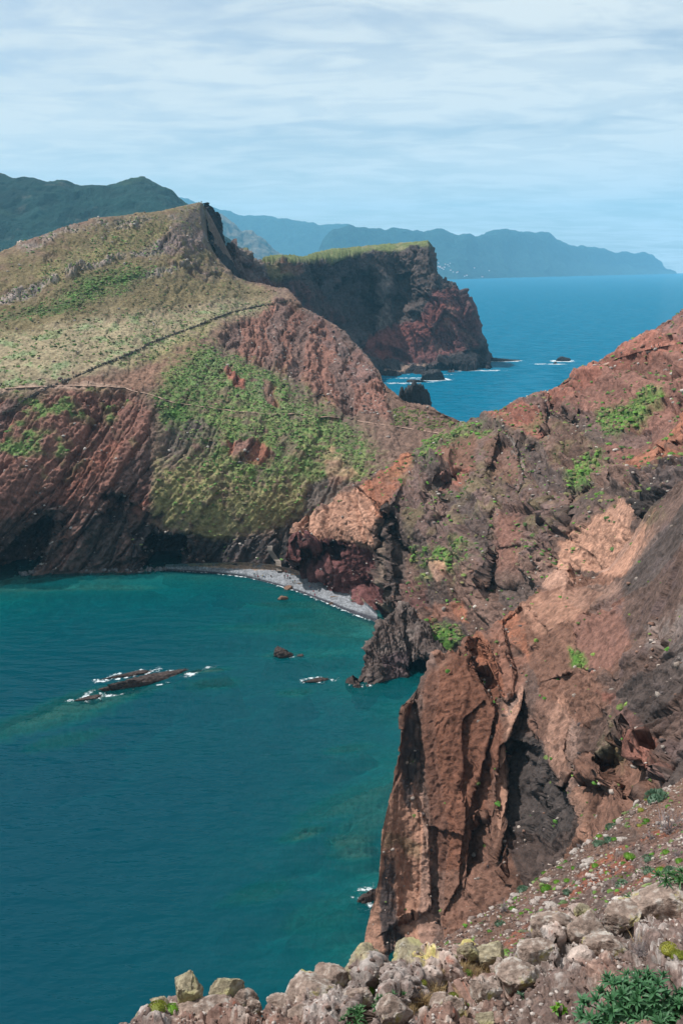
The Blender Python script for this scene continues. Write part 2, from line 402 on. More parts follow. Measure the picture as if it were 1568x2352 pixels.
def rock_relief(S, pt, L, amp, n_strata, sL, samp, seed=3, crack=0.5, warp=0.5, tint=0.25, groundamp=0.25, along=0.45, fac=1.0):
    """jointed, bedded rock: beds of uneven hardness, blocks between cracks, broken fine relief; soft on grass and soil"""
    P = S.P; r = pt.rough
    prof, k, f = strata(P, n_strata, sL, warp, seed)
    prof2, k2, f2 = strata(P, n_strata, sL * 0.31, warp * 2, seed + 7, 10)
    big = fbm(P / (L * 5), 4, seed + 1)
    nn = np.array(n_strata, np.float32); nn = nn / np.linalg.norm(nn); sn = (P @ nn)[..., None]
    Q = nn * sn + along * (P - nn * sn)          # ribs drawn out along the beds
    rid = fbm(Q / (L * .8), 6, seed + 2, 0.62, ridged=True)
    f1, f2w, idh = worley(Q / (L * .9) + 0.35 * fbm(P / (L * 0.8), 2, seed + 5)[..., None], seed + 3)
    edge = sstep(0.0, 0.16, f2w - f1)
    fa, fe = facets(Q / (L * 2.4) + .25 * fbm(P / (L * 2.0), 2, seed + 15)[..., None], seed + 4); fb, fe2 = facets(Q / (L * .8), seed + 9); fc, _ = facets(P / (L * .3) + .2 * rid[..., None], seed + 13)
    block = (idh - 0.5) * 0.5 - (1 - edge) * crack * .8
    joint = (1 - sstep(.0, .10, np.abs(f - .9))) * (hash1(k, seed + 17) > .35); joint2 = (1 - sstep(.0, .14, np.abs(f2 - .9))) * (hash1(k2, seed + 18) > .5)
    disp = samp * ((prof - 0.5) + 0.35 * (prof2 - 0.5) - .38 * joint - .16 * joint2) + amp * (.34 * rid + 0.45 * block + 1.7 * fac * fa + .6 * fb + .26 * fc - .5 * crack * (1 - sstep(0, .10, fe)) - .25 * crack * (1 - sstep(0, .12, fe2)))
    disp = disp * r + amp * groundamp * (fbm(P / (L * 0.9), 4, seed + 6) + .5 * rid + .3 * fc) * (1 - r) + amp * 1.2 * big * (0.18 + 0.82 * r)
    S.P = P + S.Nn * (disp * S.fade)[..., None]
    t = 1 + tint * r * (2 * (0.65 * prof + 0.35 * hash1(k2, seed + 8)) - 1) + 0.35 * tint * r * (2 * idh - 1)
    # thin dykes of darker, greyer rock along some of the beds
    dyk = (hash1(k, seed + 11) > 0.78).astype(np.float32) * r * 0.55
    grey = pt.col.mean(2, keepdims=True) * np.array([1.0, .93, .90], np.float32) * 0.75
    pt.col = pt.col * (1 - dyk[..., None]) + grey * dyk[..., None]
    pt.col = np.clip(pt.col * t[..., None], 0.004, 0.9)
    S.col = pt.col; S.px, S.py = project(S.P); S.normals()
    S.rough = r

# ------------------------------------------------------------------ A. the hill across the bay: ridge with the crag, terrace, slope, sea cliff
ridgeA = [(-350, 760, 520), (-150, 665, 560), (0, 592, 600), (60, 570, 620), (150, 528, 650), (240, 506, 690), (330, 498, 730), (400, 486, 765), (440, 474, 785), (468, 467, 800),
          (474, 500, 795), (475, 545, 790), (497, 590, 770), (520, 620, 750), (545, 645, 735), (600, 658, 700), (665, 668, 660), (690, 700, 640), (760, 740, 610), (800, 772, 590), (850, 832, 560), (880, 880, 520), (925, 920, 480), (990, 938, 450), (1060, 968, 425), (1140, 985, 400)]
A2 = [(-350, 850, 470), (0, 690, 520), (100, 640, 550), (230, 585, 600), (330, 560, 650), (420, 545, 690), (470, 562, 720), (500, 612, 700), (560, 662, 670), (620, 690, 640), (665, 705, 630), (700, 735, 615), (760, 770, 595), (830, 830, 555), (880, 892, 515), (930, 932, 475), (1000, 955, 445), (1065, 975, 422), (1140, 1000, 395)]
A3 = [(-350, 960, 420), (0, 790, 465), (150, 740, 490), (300, 700, 530), (450, 690, 580), (560, 715, 592), (640, 755, 585), (720, 800, 565), (800, 845, 540), (860, 895, 505), (920, 943, 468), (1000, 970, 440), (1065, 988, 417), (1140, 1015, 390)]
A4 = [(-350, 1000, 388), (0, 890, 408), (200, 890, 414), (300, 893, 420), (420, 860, 445), (520, 850, 465), (620, 870, 470), (720, 905, 470), (800, 940, 460), (880, 975, 442), (960, 995, 428), (1065, 1012, 408), (1140, 1040, 385)]
A5 = [(-350, 1060, 372), (0, 965, 393), (150, 972, 395), (300, 985, 397), (420, 985, 402), (520, 990, 406), (620, 1005, 407), (720, 1030, 405), (800, 1055, 402), (900, 1080, 395), (1065, 1100, 385), (1140, 1120, 375)]
A6 = [(-350, 1140, 362), (0, 1090, 374), (150, 1100, 376), (300, 1110, 378), (420, 1120, 380), (520, 1130, 382), (640, 1145, 384), (720, 1155, 384), (900, 1180, 380), (1140, 1220, 370)]
A7 = [(-350, 1200, 354), (0, 1195, 363), (100, 1195, 368), (200, 1192, 371), (320, 1200, 373), (440, 1218, 374), (520, 1236, 374), (600, 1228, 376), (680, 1215, 380), (900, 1260, 372), (1140, 1290, 362)]
A8 = [(-350, 1352, None, 0), (0, 1336, None, 0), (60, 1318, None, 1), (120, 1311, None, 1), (300, 1311, None, 1), (400, 1303, None, 1.5), (440, 1301, None, 2), (560, 1298, None, 3), (620, 1303, None, 3), (664, 1312, None, 3), (760, 1342, None, 2), (900, 1400, None, 1), (1140, 1400, None, 1)]
HILL = Surf([ridgeA, A2, A3, A4, A5, A6, A7, A8], 660, 2.1, back=[(60, 330, -175), (25, 130, -75)], front=[(0, -3, -4.5), (0, -40, -12.0)])
S = HILL; p = Paint(S, SOIL, 16, seed=11)
p.poly(OLIVE, [(-400, 900), (0, 590), (240, 500), (470, 460), (480, 560), (540, 640), (620, 690), (480, 700), (200, 740), (0, 790)], 8)
p.noise(SOIL, -0.05, 0.35, 'mid', 0.7, poly_mask(p.wx, p.wy, [(-400, 900), (0, 590), (240, 500), (470, 460), (540, 640), (300, 640), (0, 720)], 10))
p.poly(YELG, [(80, 620), (250, 540), (330, 530), (440, 500), (440, 530), (320, 560), (250, 590), (120, 660)], 12, .6, 0.0)
p.stroke(GREYR, [(60, 572), (150, 530), (240, 512), (330, 508)], 14, 1, -0.02)
p.stroke(GREYR, [(330, 505), (400, 495), (470, 480)], 11, .9, 0.08)
p.stroke(GREYR, [(-20, 705), (60, 670), (130, 645)], 17, 1, -0.12)
p.stroke(GREYR, [(170, 640), (230, 612), (260, 585), (330, 572), (420, 562), (475, 540)], 13, 1, -0.08)
p.poly(PURP, [(385, 520), (470, 480), (478, 570), (420, 590), (360, 570)], 8, .8, -0.1)
p.stroke(GREYR, [(320, 632), (380, 622), (440, 600)], 9, 1, -0.05)
p.poly(PURP, [(440, 590), (500, 590), (545, 645), (480, 650), (440, 620)], 6, .8, 0.0)
p.poly(DKGREEN, [(130, 690), (230, 640), (300, 612), (330, 625), (280, 660), (180, 700), (90, 720)], 12, .9, -0.25)
p.poly(GREEN, [(150, 690), (230, 642), (300, 615), (320, 622), (250, 660)], 8, .7, 0.05)
p.poly(DKGREEN, [(0, 735), (90, 705), (160, 700), (70, 745), (0, 760)], 10, .7, -0.1)
p.poly(TAN, [(-300, 900), (0, 775), (150, 738), (350, 715), (480, 692), (620, 685), (650, 690), (540, 740), (400, 800), (250, 852), (100, 880), (-300, 980)], 14)
p.noise(PALEG, -0.02, 0.3, 'mid', .85, poly_mask(p.wx, p.wy, [(-300, 900), (0, 780), (150, 745), (350, 720), (540, 690), (620, 690), (520, 740), (300, 840), (100, 880), (-300, 960)], 14))
p.noise(OLIVE, 0.02, 0.3, 'big', .8, poly_mask(p.wx, p.wy, [(0, 740), (300, 690), (520, 660), (640, 680), (500, 730), (200, 760), (0, 800)], 14))
p.poly(OLIVE, [(400, 640), (560, 650), (600, 680), (420, 700), (280, 715), (300, 670)], 16, .7)
p.poly((C(134, 104, 88), .12), [(100, 890), (250, 870), (380, 815), (520, 750), (660, 688), (650, 705), (560, 745), (470, 800), (400, 870), (330, 900), (150, 905)], 8, .9)
p.poly(YELG, [(290, 830), (370, 790), (480, 745), (540, 730), (480, 765), (380, 815)], 8, .6, -0.1)
p.poly(OLIVE, [(0, 900), (130, 905), (60, 950), (0, 960)], 10, .7)
p.poly(REDB, [(505, 775), (560, 740), (640, 695), (700, 715), (780, 765), (840, 830), (890, 905), (880, 970), (800, 950), (720, 905), (660, 850), (580, 840)], 10, .95)
p.poly(PURP, [(690, 700), (800, 770), (880, 880), (830, 880), (740, 790)], 8, .7, -0.1)
p.stroke(SALMON, [(540, 850), (560, 800), (590, 770)], 8, .6, 0.1)
p.stroke(SALMON, [(640, 870), (660, 840), (680, 800)], 9, .6, 0.1)
p.poly(GREEN, [(415, 840), (480, 795), (540, 830), (640, 872), (700, 925), (760, 958), (830, 1030), (860, 1085), (700, 1105), (560, 1095), (460, 1045), (385, 970), (378, 905)], 22, .9, -.18)
p.poly(PALEG, [(440, 860), (500, 820), (600, 880), (700, 950), (640, 960), (520, 900)], 16, .55, -0.05)
p.noise(YELG, 0.0, 0.25, 'fine', .6, poly_mask(p.wx, p.wy, [(430, 930), (700, 940), (850, 1080), (720, 1170), (400, 1160), (360, 1040)], 20))
p.noise(SOIL, -0.02, 0.25, 'mid', .8, poly_mask(p.wx, p.wy, [(380, 900), (520, 880), (700, 930), (840, 1060), (700, 1100), (420, 1040)], 20))
p.poly(RED, [(505, 850), (525, 845), (560, 880), (555, 900), (530, 890)], 5)
p.poly(RED, [(600, 880), (635, 890), (640, 930), (610, 920)], 6, .8)
p.poly(RED, [(520, 1020), (590, 1010), (630, 1050), (620, 1075), (540, 1060)], 6, .95)
p.poly(PURP, [(380, 985), (450, 965), (520, 1000), (480, 1050), (420, 1070), (370, 1040)], 14, .75, -0.1)
p.poly(YELG, [(345, 1060), (450, 1050), (560, 1095), (700, 1110), (820, 1085), (760, 1160), (640, 1215), (520, 1235), (420, 1215), (350, 1180)], 30, .85, -.2)
p.noise(OLIVE, 0.0, 0.3, 'mid', .8, poly_mask(p.wx, p.wy, [(345, 1060), (700, 1110), (820, 1085), (640, 1215), (420, 1215)], 20))
p.poly(PURP, [(700, 1110), (760, 1090), (830, 1110), (760, 1180), (700, 1190)], 10, .8, -0.2)
p.poly(SALMON, [(735, 1050), (760, 1030), (820, 1090), (750, 1110)], 8, .6, -0.1)
p.poly(REDB, [(-400, 950), (0, 905), (60, 925), (130, 900), (300, 900), (350, 950), (345, 1060), (345, 1190), (330, 1320), (-400, 1360)], 16)
p.noise(OLIVE, 0.0, 0.22, 'mid', .85, poly_mask(p.wx, p.wy, [(-100, 890), (320, 895), (350, 1010), (250, 1060), (120, 1100), (-100, 1110)], 25))
p.noise(GREEN, 0.14, 0.3, 'mid', .8, poly_mask(p.wx, p.wy, [(-100, 890), (320, 895), (300, 960), (120, 1050), (-100, 1110)], 25))
p.poly(RED, [(100, 1140), (180, 1060), (260, 1000), (290, 1010), (220, 1090), (140, 1170), (80, 1200)], 10, .7, -0.15)
p.poly(RED, [(300, 1110), (345, 1090), (340, 1150), (310, 1190), (295, 1160)], 7, .9, -0.2)
p.poly(RED, [(0, 960), (25, 950), (35, 970), (5, 1010), (0, 1010)], 5, .9)
p.poly(DKGREEN, [(370, 935), (425, 935), (430, 965), (385, 972)], 6, .9, -0.3); p.poly(BRIGHT, [(385, 938), (425, 937), (420, 960)], 5, .8)
p.poly(BRIGHT, [(555, 1060), (640, 1070), (620, 1100), (540, 1095)], 12, .6, 0.0)
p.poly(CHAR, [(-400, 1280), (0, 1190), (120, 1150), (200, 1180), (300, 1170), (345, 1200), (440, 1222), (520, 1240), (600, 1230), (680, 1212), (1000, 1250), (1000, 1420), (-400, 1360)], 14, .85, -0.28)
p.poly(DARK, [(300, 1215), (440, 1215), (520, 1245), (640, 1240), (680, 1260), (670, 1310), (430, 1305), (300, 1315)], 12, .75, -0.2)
p.poly(REDB, [(130, 1180), (190, 1160), (200, 1310), (130, 1312)], 10, .7, -0.1)
p.stroke(PATHC, [(-10, 892), (60, 888), (150, 884), (210, 884), (280, 886)], 7, .8)
# sea caves and gullies, cut into the cliff
def hollow(pts, soft, depth): push(S, poly_mask(p.wx * .4 + S.px * .6, p.wy * .4 + S.py * .6, pts, soft), (0, depth, 0))
hollow([(322, 1306), (330, 1262), (345, 1238), (400, 1228), (440, 1222), (425, 1262), (405, 1300), (395, 1320), (322, 1320)], 5, 30)
hollow([(-60, 1345), (60, 1228), (105, 1195), (112, 1200), (98, 1240), (95, 1300), (40, 1340)], 7, 30)
hollow([(225, 1180), (260, 1150), (280, 1160), (270, 1185), (235, 1200)], 5, 6)
hollow([(228, 1140), (275, 1130), (282, 1150), (250, 1165)], 4, 6)
hollow([(295, 1160), (350, 1190), (380, 1180), (350, 1250), (320, 1260)], 7, 2.5)
hollow([(642, 888), (655, 885), (660, 900), (645, 903)], 3, 5); hollow([(720, 912), (748, 905), (752, 920), (735, 930)], 3, 6)
S.normals()
S.fade = S.fade * (1 - .75 * poly_mask(S.px, S.py, [(380, 430), (500, 430), (560, 640), (480, 570), (400, 520)], 18)) * (1 - .5 * (1 - sstep(0, 30, np.arange(S.nv) - S.back_rows)))[:, None]
rock_relief(S, p, 6.0, 2.7, (0.76, 0.12, -0.64), 7.0, 5.2, seed=21, tint=0.42, groundamp=0.45, along=.3, warp=1.3)
HILL.build('hill', MAT_HILL)

# north-facing wall of the crag, its shade painted in as near-black colour
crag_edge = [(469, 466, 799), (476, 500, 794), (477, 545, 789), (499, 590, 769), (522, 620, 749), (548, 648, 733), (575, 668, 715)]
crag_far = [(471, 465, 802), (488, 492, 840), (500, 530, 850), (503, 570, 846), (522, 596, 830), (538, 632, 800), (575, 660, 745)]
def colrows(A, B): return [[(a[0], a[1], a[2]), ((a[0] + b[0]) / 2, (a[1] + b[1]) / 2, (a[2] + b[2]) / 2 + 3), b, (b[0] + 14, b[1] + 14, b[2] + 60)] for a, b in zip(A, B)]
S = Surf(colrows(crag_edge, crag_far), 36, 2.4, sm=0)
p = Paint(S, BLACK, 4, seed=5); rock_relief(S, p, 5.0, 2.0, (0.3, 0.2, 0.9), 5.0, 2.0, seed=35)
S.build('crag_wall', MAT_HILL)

# ------------------------------------------------------------------ C. the headland and the red gully that joins it
C0 = [(500, 590, 960), (560, 574, 960), (600, 600, 985), (650, 594, 1040), (700, 598, 1110), (740, 586, 1210), (800, 576, 1300), (860, 571, 1330), (930, 566, 1320), (985, 562, 1285), (1000, 640, 1280), (1045, 655, 1270), (1075, 720, 1260), (1105, 800, 1250), (1125, 838, 1240)]
C1 = [(505, 585, 900), (540, 573, 880), (580, 577, 890), (592, 603, 905), (650, 599, 950), (700, 604, 1020), (760, 602, 1110), (800, 590, 1190), (850, 578, 1240), (920, 571, 1245), (984, 565, 1222), (990, 595, 1219), (1003, 628, 1210), (1012, 646, 1200), (1043, 652, 1195), (1060, 690, 1192), (1085, 718, 1190), (1095, 760, 1192), (1110, 798, 1194), (1119, 836, 1197)]
C2 = [(505, 640, 860), (590, 650, 880), (650, 650, 930), (700, 650, 1000), (760, 660, 1100), (810, 665, 1190), (860, 655, 1225), (920, 652, 1225), (965, 662, 1208), (1000, 672, 1196), (1040, 690, 1188), (1065, 726, 1183), (1085, 765, 1184), (1105, 807, 1188), (1119, 839, 1193)]
C3 = [(505, 705, 830), (600, 705, 850), (680, 715, 935), (740, 725, 1040), (800, 745, 1160), (850, 748, 1205), (900, 742, 1205), (940, 735, 1192), (990, 745, 1180), (1050, 762, 1176), (1090, 792, 1177), (1112, 822, 1183), (1119, 842, 1189)]
C4 = [(505, 790, 800), (600, 790, 830), (700, 800, 920), (780, 810, 1050), (830, 812, 1150), (870, 820, 1165), (930, 815, 1170), (1000, 808, 1170), (1060, 803, 1169), (1100, 817, 1176), (1119, 845, 1184)]
C5 = [(505, 900, None, 0), (700, 880, None, 0), (830, 872, None, 0), (870, 864, None, 0), (900, 866, None, 0), (1000, 857, None, 0), (1060, 853, None, 0), (1119, 848, None, 0)]
S = HEAD = Surf([C0, C1, C2, C3, C4, C5], 420, 1.7, back=[(40, 400, -160)], front=[(0, -30, -8)], sm=1, wrapR=(.8, 10, -1))
p = Paint(S, (C(80, 72, 72), 1.0), 9, seed=41, unit=2.2)
p.poly((C(104, 112, 70), .1), [(560, 560), (1000, 540), (988, 566), (860, 577), (800, 588), (720, 600), (560, 590)], 3)
p.noise(TAN, 0.0, 0.3, 'mid', .6, poly_mask(p.wx, p.wy, [(700, 560), (990, 545), (988, 566), (860, 576), (760, 598)], 4))
p.poly(PURP, [(505, 570), (600, 570), (600, 700), (505, 720)], 6, .8)
p.poly(GREYR, [(530, 575), (590, 575), (600, 640), (560, 640)], 6, .5, 0.0)
p.poly(OLIVE, [(595, 603), (660, 600), (680, 625), (640, 645), (605, 635)], 7, .9); p.poly(REDB, [(640, 600), (700, 603), (690, 630), (650, 625)], 5, .7)
p.poly(MAROON, [(560, 650), (640, 645), (720, 650), (790, 740), (700, 760), (560, 700)], 10, .65, -0.1)
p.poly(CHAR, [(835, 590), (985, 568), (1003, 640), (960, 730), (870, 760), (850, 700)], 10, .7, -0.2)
p.poly(GREYR, [(875, 620), (895, 640), (905, 760), (880, 765), (872, 700)], 6, .5, -0.1)
p.poly(MAROON, [(1000, 660), (1044, 652), (1095, 740), (1100, 800), (1060, 810), (960, 825), (880, 830), (830, 800), (900, 752), (960, 728)], 8)
p.poly((C(124, 76, 70), .5), [(835, 790), (900, 755), (960, 735), (1000, 690), (1040, 690), (1060, 740), (960, 790), (880, 815)], 8, .85)
p.noise(SOIL, 0.1, 0.35, 'mid', .5, poly_mask(p.wx, p.wy, [(1000, 660), (1095, 740), (1100, 800), (900, 830)], 8))
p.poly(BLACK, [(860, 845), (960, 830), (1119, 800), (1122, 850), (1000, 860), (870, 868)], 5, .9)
p.stroke((C(150, 125, 110), .5), [(880, 850), (930, 836), (975, 828)], 3, .8)
def hollow2(pts, soft, depth): push(S, poly_mask(p.wx * .4 + S.px * .6, p.wy * .4 + S.py * .6, pts, soft), (0, depth, 0))
hollow2([(770, 660), (850, 620), (870, 700), (840, 770), (800, 760)], 12, 22)
hollow2([(905, 640), (950, 630), (960, 690), (910, 740)], 10, 14)
hollow2([(720, 640), (735, 650), (740, 700), (722, 690)], 5, 12)
hollow2([(940, 848), (1115, 838), (1110, 850), (950, 856)], 4, 10)
S.normals()
rock_relief(S, p, 13.0, 5.5, (0.86, 0.3, 0.38), 17.0, 5.0, seed=43, tint=0.2, warp=1.2, along=.5)
HEAD.build('headland', MAT_HEAD)

# ------------------------------------------------------------------ E. the hillside on the right, from the saddle up to the skyline
E1 = [(668, 1222, 356), (690, 1200, 357), (760, 1150, 362), (800, 1116, 366), (850, 1090, 372), (900, 1060, 380), (960, 1030, 388), (1010, 1000, 394), (1060, 973, 400), (1130, 946, 402), (1200, 916, 398), (1262, 893, 392), (1330, 851, 385), (1420, 812, 377), (1480, 776, 368), (1530, 742, 360), (1568, 724, 355), (1800, 610, 310), (2050, 520, 260)]
E2 = [(668, 1262, 349), (760, 1185, 353), (860, 1125, 357), (960, 1080, 366), (1060, 1030, 371), (1200, 980, 360), (1330, 940, 345), (1480, 880, 320), (1568, 850, 305), (1800, 760, 262), (2050, 690, 215)]
E3 = [(668, 1292, 344), (760, 1240, 345), (830, 1200, 344), (870, 1190, 342), (960, 1170, 340), (1060, 1140, 335), (1200, 1100, 320), (1330, 1070, 303), (1480, 1030, 270), (1568, 1000, 250), (1800, 930, 207), (2050, 860, 172)]
E4 = [(668, 1310, None, 3), (760, 1322, 341), (850, 1300, 336), (900, 1285, 330), (960, 1270, 322), (1060, 1250, 310), (1200, 1230, 290), (1300, 1210, 268), (1400, 1180, 246), (1480, 1150, 228), (1568, 1120, 210), (1800, 1050, 172), (2050, 1000, 145)]
E5 = [(668, 1313, None, 2.5), (715, 1326, None, 2), (760, 1340, None, 2), (820, 1372, None, 1.5), (856, 1412, None, .5), (900, 1400, 312), (960, 1385, 303), (1060, 1370, 292), (1200, 1350, 270), (1300, 1330, 250), (1400, 1320, 233), (1480, 1300, 218), (1568, 1280, 200), (1800, 1200, 165), (2050, 1150, 140)]
E6 = [(668, 1318, None, 0), (715, 1332, None, 0), (760, 1346, None, 0), (820, 1380, None, 0), (860, 1425, None, 0), (905, 1455, None, 2), (960, 1470, 288), (1060, 1465, 276), (1200, 1450, 258), (1300, 1430, 240), (1400, 1420, 225), (1480, 1400, 208), (1568, 1380, 190), (1800, 1300, 155), (2050, 1250, 130)]
S = SIDE = Surf([E1, E2, E3, E4, E5, E6], 640, 2.1, back=[(60, 230, -150), (22, 80, -45)], front=[(0, -3, -5), (0, -26, -12)], sm=2, wrapL=(.5, 2.5, 0))
p = Paint(S, (C(116, 92, 82), .8), 14, seed=61)
p.poly(REDB, [(1130, 930), (1262, 880), (1568, 700), (2050, 500), (2050, 900), (1568, 1000), (1430, 1060), (1380, 1000), (1300, 930), (1180, 980)], 14)
p.poly(RED, [(1240, 890), (1568, 720), (1568, 800), (1400, 850), (1340, 900), (1270, 930)], 10, .7, -0.15)
p.poly(PURP, [(1500, 760), (1568, 720), (1700, 660), (1700, 760), (1568, 800)], 8, .6, -0.1)
p.poly(RED, [(1120, 950), (1200, 918), (1245, 935), (1240, 1010), (1180, 1000), (1150, 980)], 8, .8, -0.25)
p.poly(ORANGE, [(1440, 1060), (1568, 965), (1700, 880), (1700, 960), (1568, 1020), (1450, 1095)], 8, .75)
p.poly(ORANGE, [(838, 1100), (945, 1043), (955, 1075), (900, 1130), (880, 1185), (840, 1150), (818, 1125)], 6, .95)
p.poly(SALMON, [(668, 1215), (760, 1150), (835, 1112), (870, 1160), (862, 1270), (800, 1245), (690, 1240)], 8, .9)
p.noise(BROWN, 0.0, 0.3, 'mid', .5, poly_mask(p.wx, p.wy, [(668, 1215), (760, 1150), (835, 1112), (870, 1160), (862, 1270), (690, 1240)], 8))
p.poly(MAROON, [(660, 1245), (700, 1228), (800, 1240), (862, 1268), (868, 1430), (660, 1330)], 6)
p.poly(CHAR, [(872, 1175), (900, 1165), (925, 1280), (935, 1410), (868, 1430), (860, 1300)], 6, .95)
p.poly((C(140, 120, 105), 1.0), [(868, 1190), (882, 1190), (884, 1420), (866, 1420)], 3, .7, -0.1)
p.poly(MAROON, [(925, 1330), (990, 1330), (1000, 1400), (930, 1410)], 8, .7, -0.1)
p.poly(PURP, [(900, 1100), (1010, 1030), (1100, 1000), (1200, 1020), (1290, 1100), (1290, 1240), (1180, 1300), (960, 1290), (900, 1200)], 18, .6, -0.1)
p.noise(OLIVE, 0.0, 0.25, 'mid', .65, poly_mask(p.wx, p.wy, [(900, 1090), (1060, 980), (1250, 940), (1370, 1000), (1370, 1120), (1200, 1290), (960, 1330), (920, 1200)], 20))
p.poly(GREEN, [(950, 1040), (1060, 985), (1140, 985), (1060, 1030), (980, 1060)], 10, .65, -0.05)
p.poly(BROWN, [(1040, 1020), (1090, 1010), (1080, 1100), (1020, 1120), (1010, 1060)], 8, .9); p.poly(RED, [(1015, 1085), (1075, 1075), (1060, 1110), (1020, 1115)], 6, .8)
p.poly(BROWN, [(1100, 1010), (1170, 1000), (1190, 1050), (1180, 1110), (1120, 1090)], 8, .7, -0.15)
p.stroke((C(165, 150, 138), 1.0), [(1157, 1005), (1180, 1035), (1192, 1080)], 4, .8, -0.1); p.stroke((C(150, 135, 122), 1.0), [(985, 1120), (1002, 1160), (1010, 1185)], 4, .7, -0.1)
p.poly(GREEN, [(1370, 945), (1480, 905), (1520, 910), (1470, 960), (1390, 1000)], 8, .9, -0.2); p.poly(BRIGHT, [(1375, 960), (1440, 935), (1420, 975)], 8, .7, -0.05)
p.poly(BRIGHT, [(1300, 1090), (1375, 1020), (1385, 1050), (1350, 1110), (1290, 1110)], 8, .8, -0.1)
p.poly(BRIGHT, [(930, 1245), (1020, 1250), (1030, 1280), (975, 1300), (940, 1280)], 6, .8, -0.1)
p.poly(GREEN, [(960, 1290), (1060, 1230), (1090, 1260), (1010, 1340), (960, 1340)], 12, .5, 0.05)
p.poly(SALMON, [(985, 1290), (1015, 1280), (1020, 1320), (1005, 1345)], 5, .8)
p.poly((C(128, 92, 80), .25), [(1140, 1180), (1185, 1180), (1200, 1310), (1130, 1320)], 8, .85)
p.poly(SALMON, [(1295, 1240), (1335, 1215), (1420, 1135), (1450, 1150), (1500, 1235), (1430, 1330), (1280, 1300)], 6, .95)
p.poly(BRIGHT, [(985, 1440), (1050, 1435), (1055, 1475), (1030, 1495), (985, 1490)], 5, .9, -.2); p.poly(ORANGE, [(985, 1395), (1060, 1370), (1065, 1420), (990, 1425)], 5, .8, -.2)
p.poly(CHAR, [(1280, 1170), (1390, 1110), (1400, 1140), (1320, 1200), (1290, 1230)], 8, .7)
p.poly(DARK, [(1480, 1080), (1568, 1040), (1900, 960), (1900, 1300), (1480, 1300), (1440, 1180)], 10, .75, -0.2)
def hollow3(pts, soft, depth): push(S, poly_mask(p.wx * .4 + S.px * .6, p.wy * .4 + S.py * .6, pts, soft), (0, depth, 0))
hollow3([(672, 1300), (680, 1262), (720, 1255), (770, 1245), (790, 1260), (770, 1300), (740, 1318), (690, 1306)], 6, 9)
hollow3([(690, 1312), (740, 1318), (800, 1350), (760, 1348)], 3, 4)
hollow3([(1010, 1110), (1060, 1080), (1075, 1092), (1040, 1125)], 5, 6)
hollow3([(1240, 1300), (1255, 1290), (1265, 1320), (1240, 1345)], 4, 8)
hollow3([(880, 1170), (890, 1150), (885, 1210), (870, 1300), (866, 1200)], 5, 5)
push(S, stroke_mask(p.wx, p.wy, [(1262, 900), (1300, 940), (1330, 990)], 7), (0, 3, -2))
S.normals()
slabs(S, p, [([(740, 170), (930, 105), (940, 260), (860, 340), (780, 280)], 3, 3, -2, .5), ([(940, 90), (1060, 40), (1090, 150), (1060, 200), (990, 140)], 2.5, 3, 0, .4), ([(920, 88), (945, 85), (1070, 215), (1050, 230)], -3, 0, 0, .5),
    ([(1110, 20), (1370, -20), (1568, -60), (1540, 90), (1400, 130), (1160, 160)], 2, 1, 3, .4), ([(540, 280), (720, 250), (690, 380), (640, 470), (510, 490), (520, 400)], 2.5, 4, -2, .28), ([(480, 470), (620, 440), (580, 540), (480, 545)], -3.5, 0, -3, .5), ([(740, 300), (800, 300), (830, 500), (800, 540), (720, 470)], 2.5, 5, 0, .5),
    ([(160, 620), (210, 620), (240, 900), (250, 1080), (150, 1100)], 3.5, 6, 0, .9), ([(50, 490), (330, 370), (250, 570), (200, 640), (130, 560)], 2, -3, 2, .25), ([(0, 500), (60, 500), (200, 640), (160, 790), (60, 760), (0, 650)], 1.5, 3, 2, .6),
    ([(1060, 760), (1230, 560), (1290, 560), (1410, 730), (1330, 840), (1200, 920), (1150, 830)], 3, 2, -2, .12), ([(1040, 590), (1180, 500), (1240, 560), (1110, 660), (1060, 760)], -2.5, 2, 0, .2), ([(1300, 370), (1568, 170), (1568, 290), (1450, 330), (1440, 400), (1320, 410)], 2.5, 2, 3, .15),
    ([(720, 800), (830, 780), (850, 940), (730, 960)], -2, 0, 0, .1), ([(880, 580), (930, 560), (940, 700), (900, 900), (870, 880)], 3, 6, 0, .9), ([(1000, 480), (1060, 440), (1050, 600), (960, 640)], 2, 4, 0, .6), ([(380, 540), (440, 520), (470, 640), (430, 660)], 2.5, 5, 0, .9), ([(560, 640), (660, 620), (700, 800), (640, 980), (560, 960)], 1.8, 4, 0, .6), ([(300, 650), (420, 600), (430, 740), (340, 760)], 1.5, 4, -3, .6), ([(1180, 420), (1290, 400), (1300, 480), (1210, 540)], 2.0, 2, -2, .3)], lambda x, y: (784.3 + x * .4997, 861.3 + y * .4997), 65)
S.normals()
S.fade = S.fade * (1 - .6 * (1 - sstep(0, 34, np.arange(S.nv) - S.back_rows)))[:, None]
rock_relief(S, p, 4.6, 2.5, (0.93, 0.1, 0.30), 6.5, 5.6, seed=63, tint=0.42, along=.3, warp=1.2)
SIDE.build('hillside', MAT_HILL)

